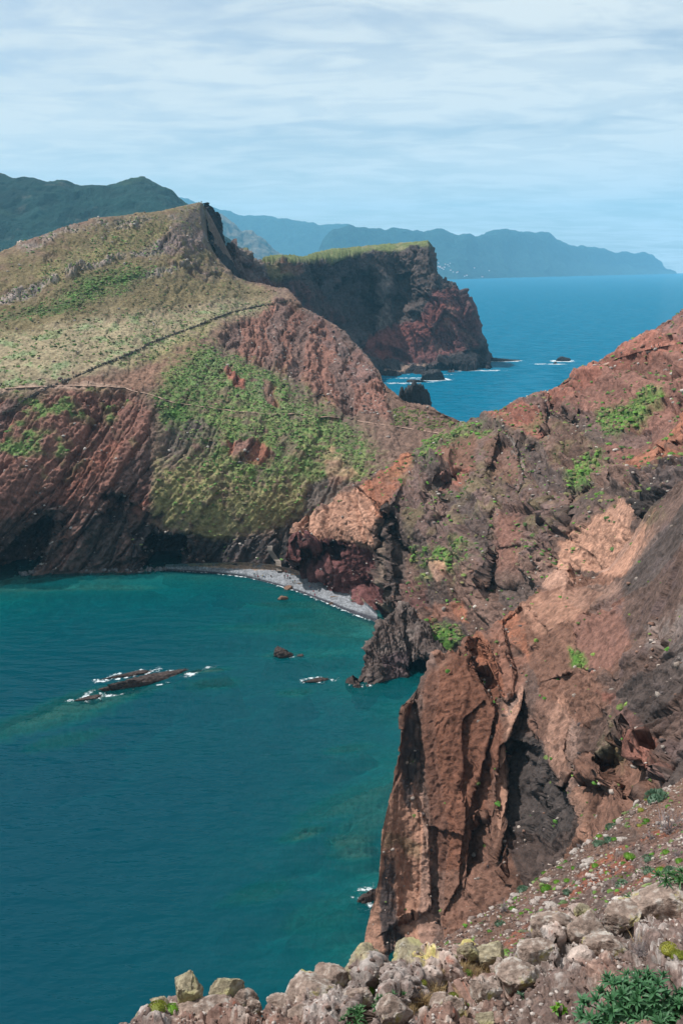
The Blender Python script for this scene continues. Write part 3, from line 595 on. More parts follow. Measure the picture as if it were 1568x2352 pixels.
# ------------------------------------------------------------------ F. the dark sea crag at the end of the beach
F1 = [(812, 1572, None, 0), (826, 1556, 267), (842, 1490, 272), (868, 1442, 279), (905, 1402, 287), (928, 1388, 290), (948, 1412, 288), (985, 1436, 284), (1005, 1480, 276), (1030, 1530, 262)]
F2 = [(810, 1574, None, 0), (830, 1562, 265.5), (850, 1525, 267), (885, 1490, 271), (925, 1462, 276), (955, 1478, 274), (985, 1500, 269), (1030, 1550, 257)]
F3 = [(812, 1578, None, 0), (845, 1579, None, 0), (870, 1566, None, 0), (910, 1557, None, 0), (960, 1553, None, 0), (1000, 1547, None, 0), (1030, 1560, None, 0)]
S = CRAG = Surf([F1, F2, F3], 220, 1.9, back=[(4, 14, -16)], front=[(0, -5, -4)], sm=1, wrapL=(.6, 1.2, 0))
p = Paint(S, CHAR, 8, seed=71, unit=.6)
p.noise(GREYR, .05, .3, 'mid', .45); p.poly((C(92, 76, 78), .7), [(880, 1500), (940, 1500), (945, 1550), (880, 1560)], 8, .8); p.poly(BLACK, [(935, 1530), (1005, 1500), (1020, 1560), (940, 1560)], 6, .8)  # last patch: the cave hollow's deep shade, painted in as black
push(S, poly_mask(S.px, S.py, [(938, 1560), (942, 1530), (965, 1518), (1000, 1512), (1030, 1530), (1030, 1570)], 5), (0, 16, 0)); push(S, stroke_mask(p.wx, p.wy, [(930, 1400), (938, 1470), (948, 1540)], 7), (0, 4, 0))
S.normals(); rock_relief(S, p, 2.4, 1.3, (0.9, 0.1, 0.4), 3.0, 1.6, seed=73, tint=0.35)
CRAG.build('sea_crag', MAT_SPUR)

# ------------------------------------------------------------------ G. the spur of broken pillars in front of it
G1 = [(922, 1640, 177), (945, 1600, 184), (965, 1560, 190), (1000, 1527, 192), (1070, 1475, 197), (1130, 1440, 201), (1180, 1395, 207), (1240, 1352, 213), (1280, 1300, 218), (1300, 1285, 221), (1320, 1325, 218), (1345, 1320, 216), (1400, 1300, 210), (1450, 1230, 205), (1500, 1150, 196), (1568, 1095, 184), (1800, 1000, 150), (2050, 930, 125)]
G2 = [(918, 1710, 173), (950, 1690, 177), (985, 1655, 180), (1030, 1605, 183), (1090, 1560, 186), (1150, 1530, 187), (1220, 1480, 187), (1290, 1430, 187), (1360, 1390, 184), (1440, 1350, 174), (1568, 1280, 152), (1800, 1190, 122), (2050, 1130, 100)]
G3 = [(903, 1790, 169), (950, 1780, 172), (1010, 1760, 173), (1070, 1740, 173), (1140, 1720, 171), (1220, 1680, 167), (1300, 1620, 162), (1380, 1570, 155), (1460, 1530, 144), (1568, 1480, 128), (1800, 1400, 104), (2050, 1350, 86)]
G4 = [(878, 1900, 162), (940, 1900, 165), (1010, 1900, 165), (1080, 1890, 163), (1160, 1870, 159), (1240, 1830, 151), (1320, 1780, 142), (1400, 1730, 130), (1480, 1690, 119), (1568, 1640, 107), (1800, 1560, 87), (2050, 1500, 72)]
G5 = [(868, 2020, 156), (940, 2040, 158), (1010, 2050, 157), (1080, 2050, 153), (1160, 2030, 146), (1240, 2000, 136), (1320, 1950, 124), (1400, 1900, 111), (1480, 1850, 100), (1568, 1800, 90), (1800, 1720, 72), (2050, 1660, 60)]
G6 = [(833, 2178, None, 0), (870, 2205, None, 0), (950, 2225, None, 0), (1040, 2240, None, 2), (1160, 2220, 131), (1320, 2160, 104), (1480, 2080, 82), (1568, 2030, 70), (1800, 1950, 56), (2050, 1850, 48)]
S = SPUR = Surf([G1, G2, G3, G4, G5, G6], 520, 2.0, back=[(6, 26, -30), (3, 8, -9)], front=[(0, -8, -5)], sm=1, wrapL=(.5, 1.6, -.1))
p = Paint(S, BROWN, 16, seed=81, unit=.6)
p.poly((C(116, 78, 62), .55), [(960, 1560), (1100, 1470), (1150, 1600), (1130, 1750), (1080, 1980), (1000, 2010), (960, 1720)], 12, .9)
p.poly(ORANGE, [(1075, 1475), (1180, 1395), (1225, 1470), (1190, 1610), (1140, 1610), (1100, 1540)], 10, .7, -0.2)
p.poly(SALMON, [(878, 1850), (950, 1800), (985, 1900), (1000, 2100), (985, 2240), (820, 2200), (860, 2050)], 12, .7)
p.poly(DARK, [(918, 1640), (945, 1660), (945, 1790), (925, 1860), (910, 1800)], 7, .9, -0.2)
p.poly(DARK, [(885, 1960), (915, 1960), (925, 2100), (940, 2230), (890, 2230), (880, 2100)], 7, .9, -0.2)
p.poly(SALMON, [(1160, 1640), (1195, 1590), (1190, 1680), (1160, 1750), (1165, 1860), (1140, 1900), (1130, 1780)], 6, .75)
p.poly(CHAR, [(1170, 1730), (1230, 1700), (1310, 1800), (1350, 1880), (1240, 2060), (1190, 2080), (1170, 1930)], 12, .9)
p.poly(SALMON, [(1250, 1640), (1310, 1590), (1330, 1700), (1310, 1800), (1270, 1760), (1235, 1690)], 10, .55, -0.1)
p.poly(SALMON, [(1290, 1790), (1330, 1800), (1360, 1930), (1330, 1960), (1300, 1880)], 8, .5)
p.poly(SALMON, [(1230, 1355), (1300, 1280), (1322, 1335), (1260, 1350)], 5, .95)
p.poly(SALMON, [(1200, 1400), (1290, 1350), (1430, 1330), (1420, 1400), (1330, 1440), (1240, 1460)], 12, .5, -0.1)
p.poly(REDB, [(1330, 1420), (1430, 1360), (1450, 1480), (1380, 1560), (1330, 1520)], 12, .8)
p.poly(SALMON, [(1310, 1290), (1400, 1180), (1450, 1150), (1500, 1235), (1430, 1330)], 8, .85)
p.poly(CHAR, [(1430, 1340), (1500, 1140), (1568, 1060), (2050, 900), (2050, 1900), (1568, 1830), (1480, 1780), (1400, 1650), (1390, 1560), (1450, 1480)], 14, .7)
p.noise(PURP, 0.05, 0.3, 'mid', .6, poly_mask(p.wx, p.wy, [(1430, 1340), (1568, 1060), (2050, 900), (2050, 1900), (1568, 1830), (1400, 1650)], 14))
p.poly(OLIVE, [(1400, 1150), (1460, 1100), (1510, 1180), (1470, 1200)], 10, .6, -0.1); p.poly(GREYR, [(1480, 1450), (1568, 1380), (1700, 1330), (1700, 1500), (1568, 1520), (1500, 1520)], 12, .5, -0.05)
p.poly(RED, [(1385, 1590), (1410, 1600), (1480, 1690), (1540, 1790), (1500, 1800), (1430, 1700)], 7, .75, -0.15)
p.poly(BRIGHT, [(1315, 1490), (1345, 1500), (1350, 1540), (1320, 1530)], 5, .9); 
p.noise(OLIVE, 0.15, 0.35, 'mid', .5, poly_mask(p.wx, p.wy, [(880, 1850), (960, 1700), (980, 1900), (960, 2050), (880, 2050)], 14))
p.poly(YELG, [(1350, 1690), (1400, 1650), (1430, 1700), (1380, 1740)], 10, .5, -0.05)
def hollow4(pts, soft, vec): push(S, poly_mask(p.wx * .4 + S.px * .6, p.wy * .4 + S.py * .6, pts, soft), vec)
hollow4([(1165, 1780), (1195, 1740), (1240, 1760), (1300, 1860), (1330, 1960), (1240, 2060), (1190, 2100), (1170, 1950)], 24, (1.5, 7, -1))
hollow4([(1345, 1800), (1380, 1790), (1420, 1860), (1440, 1900), (1370, 1960), (1360, 1900)], 12, (2, 10, 0))
hollow4([(1430, 1700), (1500, 1780), (1530, 1800), (1480, 1810), (1420, 1760)], 8, (2, 7, 0))
hollow4([(1110, 1560), (1130, 1560), (1165, 1640), (1150, 1650)], 5, (0, 4, 0)); hollow4([(1085, 1920), (1110, 1880), (1100, 1980), (1070, 2060)], 6, (0, 6, 0))
hollow4([(1135, 1700), (1165, 1690), (1170, 1780), (1150, 1860), (1130, 1800)], 6, (0, 4, 0))
S.normals()
slabs(S, p, [([(380, 470), (480, 395), (590, 330), (700, 600), (640, 860), (560, 1149), (400, 1149), (380, 800)], 2.2, 1.5, 0, .30), ([(280, 620), (340, 600), (380, 800), (370, 1000), (310, 950), (290, 800)], -1.5, -2, 0, .9), ([(190, 1080), (270, 900), (330, 980), (400, 1149), (420, 1500), (330, 1560), (100, 1700), (60, 1600)], 1.2, 2, 0, .5),
    ([(630, 290), (740, 220), (800, 420), (790, 540), (740, 590), (700, 480)], 2.4, -4, 0, .45), ([(740, 220), (830, 160), (900, 380), (850, 460), (800, 420)], -1.5, 3, 0, .5), ([(700, 680), (830, 520), (810, 660), (740, 740), (750, 860), (700, 900), (680, 790)], 4.2, -5, 0, .12), ([(690, 900), (745, 860), (760, 1149), (700, 1300), (650, 1149)], 2.8, -4, 0, .25),
    ([(740, 740), (830, 580), (890, 720), (920, 830), (880, 1000), (950, 1149), (860, 1400), (760, 1400), (770, 900)], -3, 2, 0, .9), ([(840, 690), (900, 560), (1050, 600), (1030, 700), (1010, 800), (1040, 900), (1000, 960), (930, 840)], 2.4, -2, 0, .22), ([(1040, 650), (1190, 600), (1240, 760), (1140, 870), (1060, 860), (1020, 820)], 3, -2, -2, .7),
    ([(1120, 880), (1250, 850), (1400, 980), (1300, 1060), (1220, 1040)], 2.4, 2, -2, .4), ([(1170, 560), (1210, 560), (1400, 850), (1380, 900), (1240, 680)], 1.5, 3, 0, .5), ([(1250, 540), (1330, 300), (1568, 200), (1800, 150), (1800, 900), (1500, 920), (1400, 720)], .8, .6, -.5, .9), ([(1250, 720), (1300, 760), (1400, 880), (1380, 960), (1290, 880)], -2, 0, 0, .8),
    ([(1080, 300), (1300, 150), (1340, 330), (1250, 470), (1100, 420)], 1.5, -1, 2, .12), ([(820, 100), (900, 70), (1060, 40), (1200, 80), (1080, 200), (940, 250), (900, 200)], 1.2, -1, 2, .2), ([(900, 250), (1060, 240), (1090, 420), (900, 500)], 1.4, 3, 0, .35), ([(890, -20), (1020, -180), (1080, -30)], 2, 2, 0, .08), ([(590, 330), (630, 290), (720, 560), (700, 640)], -2, 3, 0, .6), ([(560, 640), (640, 560), (660, 700), (600, 900), (550, 1000)], -1.4, 2, 0, .6), ([(440, 1149), (520, 900), (560, 1000), (540, 1400), (440, 1600)], 1.6, 3, 0, .4)], lambda x, y: (784.3 + x * .4997, 1320.6 + y * .4997), 85)
S.normals()
S.fade = S.fade * (.22 + .78 * sstep(8, 50, np.arange(S.nu)))[None] * (1 - .68 * poly_mask(S.px, S.py, [(1400, 1290), (1470, 1180), (1568, 1060), (2100, 900), (2100, 1420), (1568, 1500), (1450, 1480), (1400, 1400)], 50))
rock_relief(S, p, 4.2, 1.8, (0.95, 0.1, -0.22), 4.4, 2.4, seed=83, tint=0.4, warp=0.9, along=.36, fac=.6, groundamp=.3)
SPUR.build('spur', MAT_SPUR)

# ------------------------------------------------------------------ H. gravel slope below the viewpoint
H1 = [(700, 2330, 16), (900, 2250, 20), (1000, 2185, 22), (1100, 2112, 24), (1190, 2062, 25.5), (1260, 2003, 27), (1340, 1952, 28), (1420, 1892, 29), (1470, 1852, 29.5), (1568, 1792, 31), (1800, 1690, 33), (2100, 1600, 34)]
H2 = [(700, 2350, 15), (900, 2270, 18), (1000, 2215, 19.5), (1100, 2165, 20.5), (1190, 2120, 21.5), (1340, 2030, 23), (1470, 1950, 24.5), (1568, 1900, 25), (1800, 1800, 26), (2100, 1700, 27)]
H3 = [(700, 2370, 13.5), (900, 2310, 15.5), (1000, 2260, 16.5), (1100, 2220, 17), (1340, 2110, 18.5), (1568, 1990, 19.5), (1800, 1900, 20), (2100, 1800, 20)]
H4 = [(700, 2420, 11), (1000, 2340, 12), (1340, 2220, 13), (1568, 2110, 14), (1800, 2010, 14), (2100, 1900, 14)]
S = GRAV = Surf([H1, H2, H3, H4], 520, 2.0, back=[(8, 10, -26), (2.2, 2.2, -3.2)], front=[(0, -4, -1)])
p = Paint(S, (C(106, 82, 71), .5), 14, seed=101, unit=.06)
p.poly(PURP, [(1200, 2100), (1350, 2010), (1568, 1900), (1900, 1800), (1900, 1950), (1568, 2010), (1300, 2110), (1150, 2180)], 20, .5, -0.1)
for q in ([(1160, 2170), (1240, 2120), (1300, 2085)], [(1300, 2050), (1380, 2010), (1440, 1985)], [(1400, 1960), (1480, 1920), (1560, 1890)], [(1330, 2010), (1400, 1970)], [(1420, 2050), (1520, 1990)]):
    p.stroke((C(140, 80, 58), .2), q, 12, .8, -0.15)
p.noise(GREYR, 0.12, 0.3, 'fine', .5); p.noise(OLIVE, 0.2, 0.4, 'mid', .5)
rock_relief(S, p, 0.42, 0.10, (0.2, 0.3, 0.9), 0.5, 0.06, seed=103, tint=0.2)
GRAV.build('gravel_slope', MAT_GRAVEL)

# ------------------------------------------------------------------ K. the rocky lip at the photographer's feet
K1 = [(-200, 2560, 7.5), (230, 2400, 8.2), (300, 2362, 8.3), (345, 2335, 8.4), (400, 2312, 8.6), (500, 2300, 8.7), (560, 2306, 8.6), (590, 2345, 8.3), (604, 2356, 8.2), (620, 2306, 8.6), (650, 2285, 8.7), (690, 2268, 8.8), (740, 2264, 8.8), (790, 2236, 9.0), (815, 2212, 9.1), (840, 2197, 9.2), (868, 2212, 9.1), (885, 2236, 8.9), (900, 2240, 8.9), (920, 2220, 9.1), (960, 2196, 9.3), (1010, 2193, 9.4), (1040, 2200, 9.4), (1062, 2180, 9.6), (1080, 2175, 9.7), (1120, 2190, 9.7), (1180, 2190, 9.8), (1215, 2170, 9.8), (1245, 2130, 10), (1265, 2105, 10.2), (1310, 2098, 10.2), (1340, 2085, 10.4), (1400, 2092, 10.3), (1470, 2062, 10.4), (1530, 2040, 10.4), (1568, 2030, 10.4), (1750, 1970, 10.2), (2000, 1900, 9.8)]
K2 = [(-200, 2600, 6.9), (300, 2420, 7.4), (600, 2400, 7.5), (700, 2340, 7.9), (850, 2290, 8.2), (950, 2270, 8.4), (1080, 2250, 8.6), (1200, 2240, 8.7), (1300, 2190, 9.0), (1400, 2160, 9.1), (1568, 2110, 9.2), (1750, 2060, 9.0), (2000, 2000, 8.6)]
K3 = [(-200, 2660, 6.2), (300, 2500, 6.6), (700, 2420, 7.0), (850, 2370, 7.2), (1000, 2330, 7.5), (1200, 2300, 7.8), (1400, 2240, 8.0), (1568, 2190, 8.1), (2000, 2090, 7.5)]
K4 = [(-200, 2760, 5.4), (300, 2600, 5.8), (850, 2450, 6.3), (1200, 2380, 6.8), (1568, 2290, 7.0), (2000, 2190, 6.4)]
K5 = [(-200, 3000, 3.9), (300, 2900, 4.2), (850, 2700, 4.7), (1200, 2600, 5.0), (1568, 2500, 5.2), (2000, 2400, 4.8)]
S = LIP = Surf([K1, K2, K3, K4, K5], 860, 1.9, back=[(0.6, 3.2, -6.5), (0.12, 0.5, -0.8)], front=[(0, -2.2, 1.2), (0, -8, 1.8)], sm=1)
p = Paint(S, (C(132, 106, 96), .75), 14, seed=121, unit=.02)
GR1 = (C(186, 170, 160), 1.0); GR2 = (C(158, 130, 116), .9); LICH = (C(186, 172, 104), .9); RUST = (C(150, 78, 52), .8)
p.noise(GR2, -0.1, 0.25, 'mid', .8); p.noise(GR1, 0.05, 0.22, 'mid', .8)
p.poly(GR1, [(1130, 2210), (1250, 2120), (1330, 2095), (1470, 2060), (1568, 2030), (1700, 1990), (1700, 2090), (1500, 2110), (1380, 2150), (1330, 2200), (1200, 2230)], 16, .6, -0.1)
p.poly(GR1, [(600, 2310), (740, 2260), (830, 2190), (960, 2195), (1120, 2190), (1000, 2260), (860, 2300), (700, 2350)], 14, .5, -0.1)
p.noise(LICH, 0.16, 0.3, 'big', .0)
for q in ([(815, 2210), (850, 2200), (835, 2225)], [(935, 2205), (1005, 2190), (1010, 2205), (950, 2220)], [(1068, 2178), (1090, 2176), (1085, 2196)], [(960, 2196), (985, 2194), (975, 2230)], [(1048, 2280), (1060, 2270), (1072, 2330), (1058, 2340)]):
    p.poly(LICH, q, 8, .85, -0.1)
p.noise(RUST, 0.24, 0.36, 'fine', .6)
p.poly(SOIL, [(1130, 2300), (1300, 2260), (1380, 2240), (1360, 2352), (1100, 2352)], 20, .6, -0.1)
for q, w, v in [([(888, 2240), (860, 2290), (820, 2352)], 30, (0, .06, -.2)), ([(1110, 2200), (1060, 2240), (980, 2290), (900, 2352)], 40, (0, .1, -.22)), ([(1230, 2170), (1200, 2230)], 22, (0, .05, -.12)), ([(1450, 2110), (1400, 2170), (1350, 2230)], 24, (0, .05, -.12)), ([(1270, 2130), (1265, 2200)], 26, (0, -.04, .12)), ([(1380, 2140), (1330, 2210)], 22, (0, -.04, .12))]:
    push(S, stroke_mask(p.wx, p.wy, q, w), v)
S.normals()
rock_relief(S, p, 0.26, 0.10, (0.45, 0.35, 0.82), 0.22, 0.17, seed=123, tint=0.25, crack=0.8, groundamp=.4, along=.6, warp=.8)
LIP.build('rocky_ground', MAT_NEAR)

# ------------------------------------------------------------------ far mountains
def mountain(name, ridge, d_mid, d_foot, cls, seed, L, amp, py_mid, nu=300, step=2.0, paint=None):
    mid = [(x, py_mid(x, y), d_mid(x)) for x, y, d in ridge]
    foot = [(x, None, d_foot(x)) for x, y, d in ridge]
    def foot_py(d): # row of the photograph where a point at sea level lies at that distance
        a = math.atan2(CAM_H, d); return VH / 2 - FPX * math.tan(TH - a)
    foot = [(x, foot_py(d), d) for x, _, d in foot]
    S = Surf([ridge, mid, foot], nu, step, back=[(0, 2500, -500)], front=[(0, -60, -30)], sm=1)
    p = Paint(S, cls, 6, seed=seed, unit=L / 6)
    if paint: paint(p)
    P = S.P; h = fbm(P / np.array([L * 3, L * 6, L * 6], np.float32), 5, seed, .55, ridged=True); h2 = fbm(P / L, 4, seed + 3)
    fall = np.ones((S.nv, 1), np.float32)
    S.P = P + S.Nn * ((amp * h + .35 * amp * h2)[..., None])
    S.col = p.col * (1 + .25 * h[..., None]); S.normals()
    S.build(name, MAT_FAR); return S
FOREST = (C(24, 54, 50), .5); FROCK = (C(120, 112, 100), .8)
m1 = [(-500, 440, 2700), (-300, 420, 2700), (0, 408, 2600), (30, 416, 2600), (60, 420, 2600), (120, 424, 2600), (180, 430, 2650), (240, 434, 2700), (270, 429, 2750), (305, 422, 2800), (335, 420, 2800), (352, 424, 2800), (370, 436, 2800), (395, 445, 2800), (415, 466, 2800), (440, 486, 2800), (470, 510, 2800), (520, 560, 2800), (560, 598, 2800)]
def pm1(p): p.noise(FROCK, .15, .4, 'mid', .35); p.noise((C(80, 100, 56), .5), .05, .3, 'big', .6)
mountain('green_mountain', m1, lambda x: 2300, lambda x: 1900, FOREST, 201, 42, 15, lambda x, y: y + (620 - y) * .5, 420, 1.7, pm1)
m2 = [(455, 560, 7500), (480, 520, 7500), (490, 500, 7500), (500, 499, 7500), (508, 496, 7500), (518, 505, 7500), (530, 515, 7500), (545, 525, 7500), (558, 536, 7500), (566, 533, 7500), (580, 531, 7500), (596, 540, 7500), (612, 552, 7500), (625, 568, 7500), (645, 582, 7500), (658, 596, 7500), (680, 618, 7500)]
def pm2(p): p.noise(FOREST, -.15, .2, 'mid', .85)
mountain('rocky_mountain', m2, lambda x: 7100, lambda x: 6800, FROCK, 211, 85, 32, lambda x, y: y + (625 - y) * .55, 200, 1.5, pm2)
m3 = [(250, 470, 14000), (400, 458, 14000), (430, 461, 14000), (480, 480, 14000), (520, 490, 14000), (560, 498, 14000), (590, 497, 14000), (640, 505, 14000), (700, 515, 14000), (740, 519, 14000), (775, 519, 14000), (850, 530, 14000), (950, 560, 14000), (1050, 600, 14000)]
mountain('distant_mountain', m3, lambda x: 13200, lambda x: 12400, FOREST, 221, 200, 55, lambda x, y: y + (628 - y) * .5, 260, 2.0)
m4 = [(690, 615, 9500), (735, 578, 9662), (750, 548, 9716), (765, 530, 9770), (785, 525, 9843), (802, 520, 9904), (815, 526, 9951), (840, 529, 10041), (880, 531, 10186), (905, 527, 10276), (920, 526, 10330), (950, 534, 10438), (985, 536, 10565), (1000, 531, 10619), (1012, 530, 10662), (1030, 541, 10727), (1050, 548, 10800), (1062, 542, 10934), (1075, 537, 11080), (1092, 545, 11270), (1110, 541, 11472), (1130, 535, 11696), (1160, 532, 12032), (1185, 535, 12312), (1215, 534, 12648), (1245, 535, 12984), (1258, 537, 13129), (1275, 553, 13320), (1300, 566, 13600), (1340, 570, 14139), (1400, 578, 14949), (1450, 582, 15623), (1480, 583, 16028), (1500, 591, 16298), (1515, 604, 16500), (1526, 618, 16649), (1540, 623, 16838), (1552, 627, 17000)]
df4 = lambda x: float(np.interp(x, [690, 1050, 1300, 1552], [8600, 9300, 12000, 16000]))
COAST = mountain('coast_range', m4, lambda x: df4(x) * 1.07, df4, FOREST, 231, 170, 42, lambda x, y: y + (632 - y) * .55, 460, 1.8)

# ------------------------------------------------------------------ sea and sea bed
shore_soft, shore_steep = [], []
for row in (A8, E6, G6):
    for a, b in zip(row[:-1], row[1:]):
        for t in np.linspace(0, 1, 8, endpoint=False):
            x, y = a[0] + (b[0] - a[0]) * t, a[1] + (b[1] - a[1]) * t
            if row is E6 and x > 905: continue
            if row is G6 and x > 1040: continue
            if row is A8 and x > 700: continue
            (shore_steep if row is G6 else shore_soft).append(sea_pt(x, y)[:2])
shore_steep += [sea_pt(x, y)[:2] for x, y in ((830, 1572), (870, 1570), (960, 1560), (990, 1520), (940, 1640), (925, 1750), (890, 1860), (872, 2000))]
def shore_dist(xy, pts):
    d = np.full(len(xy), 1e9, np.float32)
    for s_ in pts: d = np.minimum(d, (xy[:, 0] - s_[0]) ** 2 + (xy[:, 1] - s_[1]) ** 2)
    return np.sqrt(d)
def bed_height(xy):
    d = np.minimum(shore_dist(xy, shore_soft), shore_dist(xy, shore_steep) * 2.2 + 8); p3 = np.concatenate([xy, np.zeros((len(xy), 1), np.float32)], 1)
    z = -0.4 - 16.0 * (1 - np.exp(-d / 75.0)) + 0.9 * fbm(p3 / 30.0, 3, 301) * np.clip(d / 15, 0, 1)
    rocks = fbm(p3 / 9.0, 4, 305, .55, ridged=True) * sstep(0.0, 0.3, fbm(p3 / 45.0, 3, 309) + .16 * np.exp(-d / 40))
    z = z + 1.6 * rocks * np.clip(d / 8, 0, 1)
    return z, rocks
# reefs: (px, py at the surface, half length, half width, top height, turn)
REEFS = [(170, 1625, 26, 5.0, -1.2, .62), (85, 1660, 20, 6, -2.6, .55), (470, 1541, 8.0, 1.5, -.15, .25), (488, 1570, 8, 4, -2.2, .2), (700, 1915, 5.5, 2.2, -1.0, .5), (805, 1930, 5, 3, -.9, .3), (815, 1960, 5, 2, -1.2, .2), (840, 1820, 14, 4, -1.8, .7), (800, 1845, 12, 3.5, -2.0, .6), (860, 1880, 9, 4, -1.8, .7), (600, 2050, 7, 3, -3.4, .4), (760, 2090, 9, 4, -3.0, .6), (680, 1590, 5, 2.5, -1.4, .2), (740, 1500, 9, 3, -1.9, .2), (640, 1505, 5, 2.5, -1.6, .2), (230, 1590, 18, 4, -1.4, .6), (650, 1440, 22, 4, -2.0, .05), (740, 1420, 16, 4, -1.9, -.1), (800, 1720, 6, 2, -1.8, .3), (690, 1390, 18, 3, -1.6, .0), (70, 1352, 14, 3, -1.1, .0), (160, 1350, 12, 3, -1.2, .05), (245, 1349, 15, 3, -1.1, .0), (315, 1350, 9, 2.5, -1.2, .0), (780, 1455, 14, 3, -1.7, -.2), (150, 1700, 10, 4, -4.0, .5)]
def reefs(xy, z):
    m = np.zeros(len(xy), np.float32)
    for (px, py, a, b, top, an) in REEFS:
        c = sea_pt(px, py); d = xy - c[:2].astype(np.float32)
        u = (d[:, 0] * math.cos(an) + d[:, 1] * math.sin(an)) / a; v = (-d[:, 0] * math.sin(an) + d[:, 1] * math.cos(an)) / b
        q = np.hypot(u, v); sel = q < 2.2
        if not sel.any(): continue
        p3 = np.concatenate([xy[sel], np.full((sel.sum(), 1), px * .1, np.float32)], 1)
        w = 1 - sstep(0.55, 1.5, q[sel] * (1 + .55 * fbm(p3 / 3.5, 3, 320)))
        z[sel] = np.maximum(z[sel], z[sel] * (1 - w) + (top + .7 * (fbm(p3 / 1.6, 4, 322, .6, ridged=True) - .3)) * w); m[sel] = np.maximum(m[sel], w)
    return z, m
def polar(r0, r1, nr, a0, a1, na, power=1.0):
    r = r0 * (r1 / r0) ** np.linspace(0, 1, nr); a = np.linspace(a0, a1, na)
    return np.stack([np.sin(a)[None] * r[:, None], np.cos(a)[None] * r[:, None]], 2).astype(np.float32)
BED = polar(120, 470, 420, math.radians(-27), math.radians(14), 480)
xy = BED.reshape(-1, 2); bz, brk = bed_height(xy); bz, rm = reefs(xy, bz); bz = np.minimum(bz, -0.12)
sand = C(128, 140, 128); bedrock = C(100, 100, 88)
m = np.clip(rm * 1.2 + sstep(.0, .5, brk) * .8, 0, 1)[:, None]
bcol = sand * (1 - m) + bedrock * m
bcol = bcol * (1 + .3 * fbm(np.concatenate([xy, bz[:, None]], 1) / 2.5, 4, 330))[:, None]
me = np_mesh('seabed', np.concatenate([xy, bz[:, None]], 1), grid_faces(420, 480), ground_mat('seabed_sand_and_rock', 1.2, .5, .3), col=np.clip(bcol, .01, .9))
o = link('seabed', me); o['kind'] = 'structure'
o = link('deep_seabed', np_mesh('deep_seabed', [(-18500, -9000, -40), (18500, -9000, -40), (18500, 18300, -40), (-18500, 18300, -40)], [[0, 1, 2, 3]], flat_mat('deep_seabed_silt', C(20, 60, 80)))); o['kind'] = 'structure'
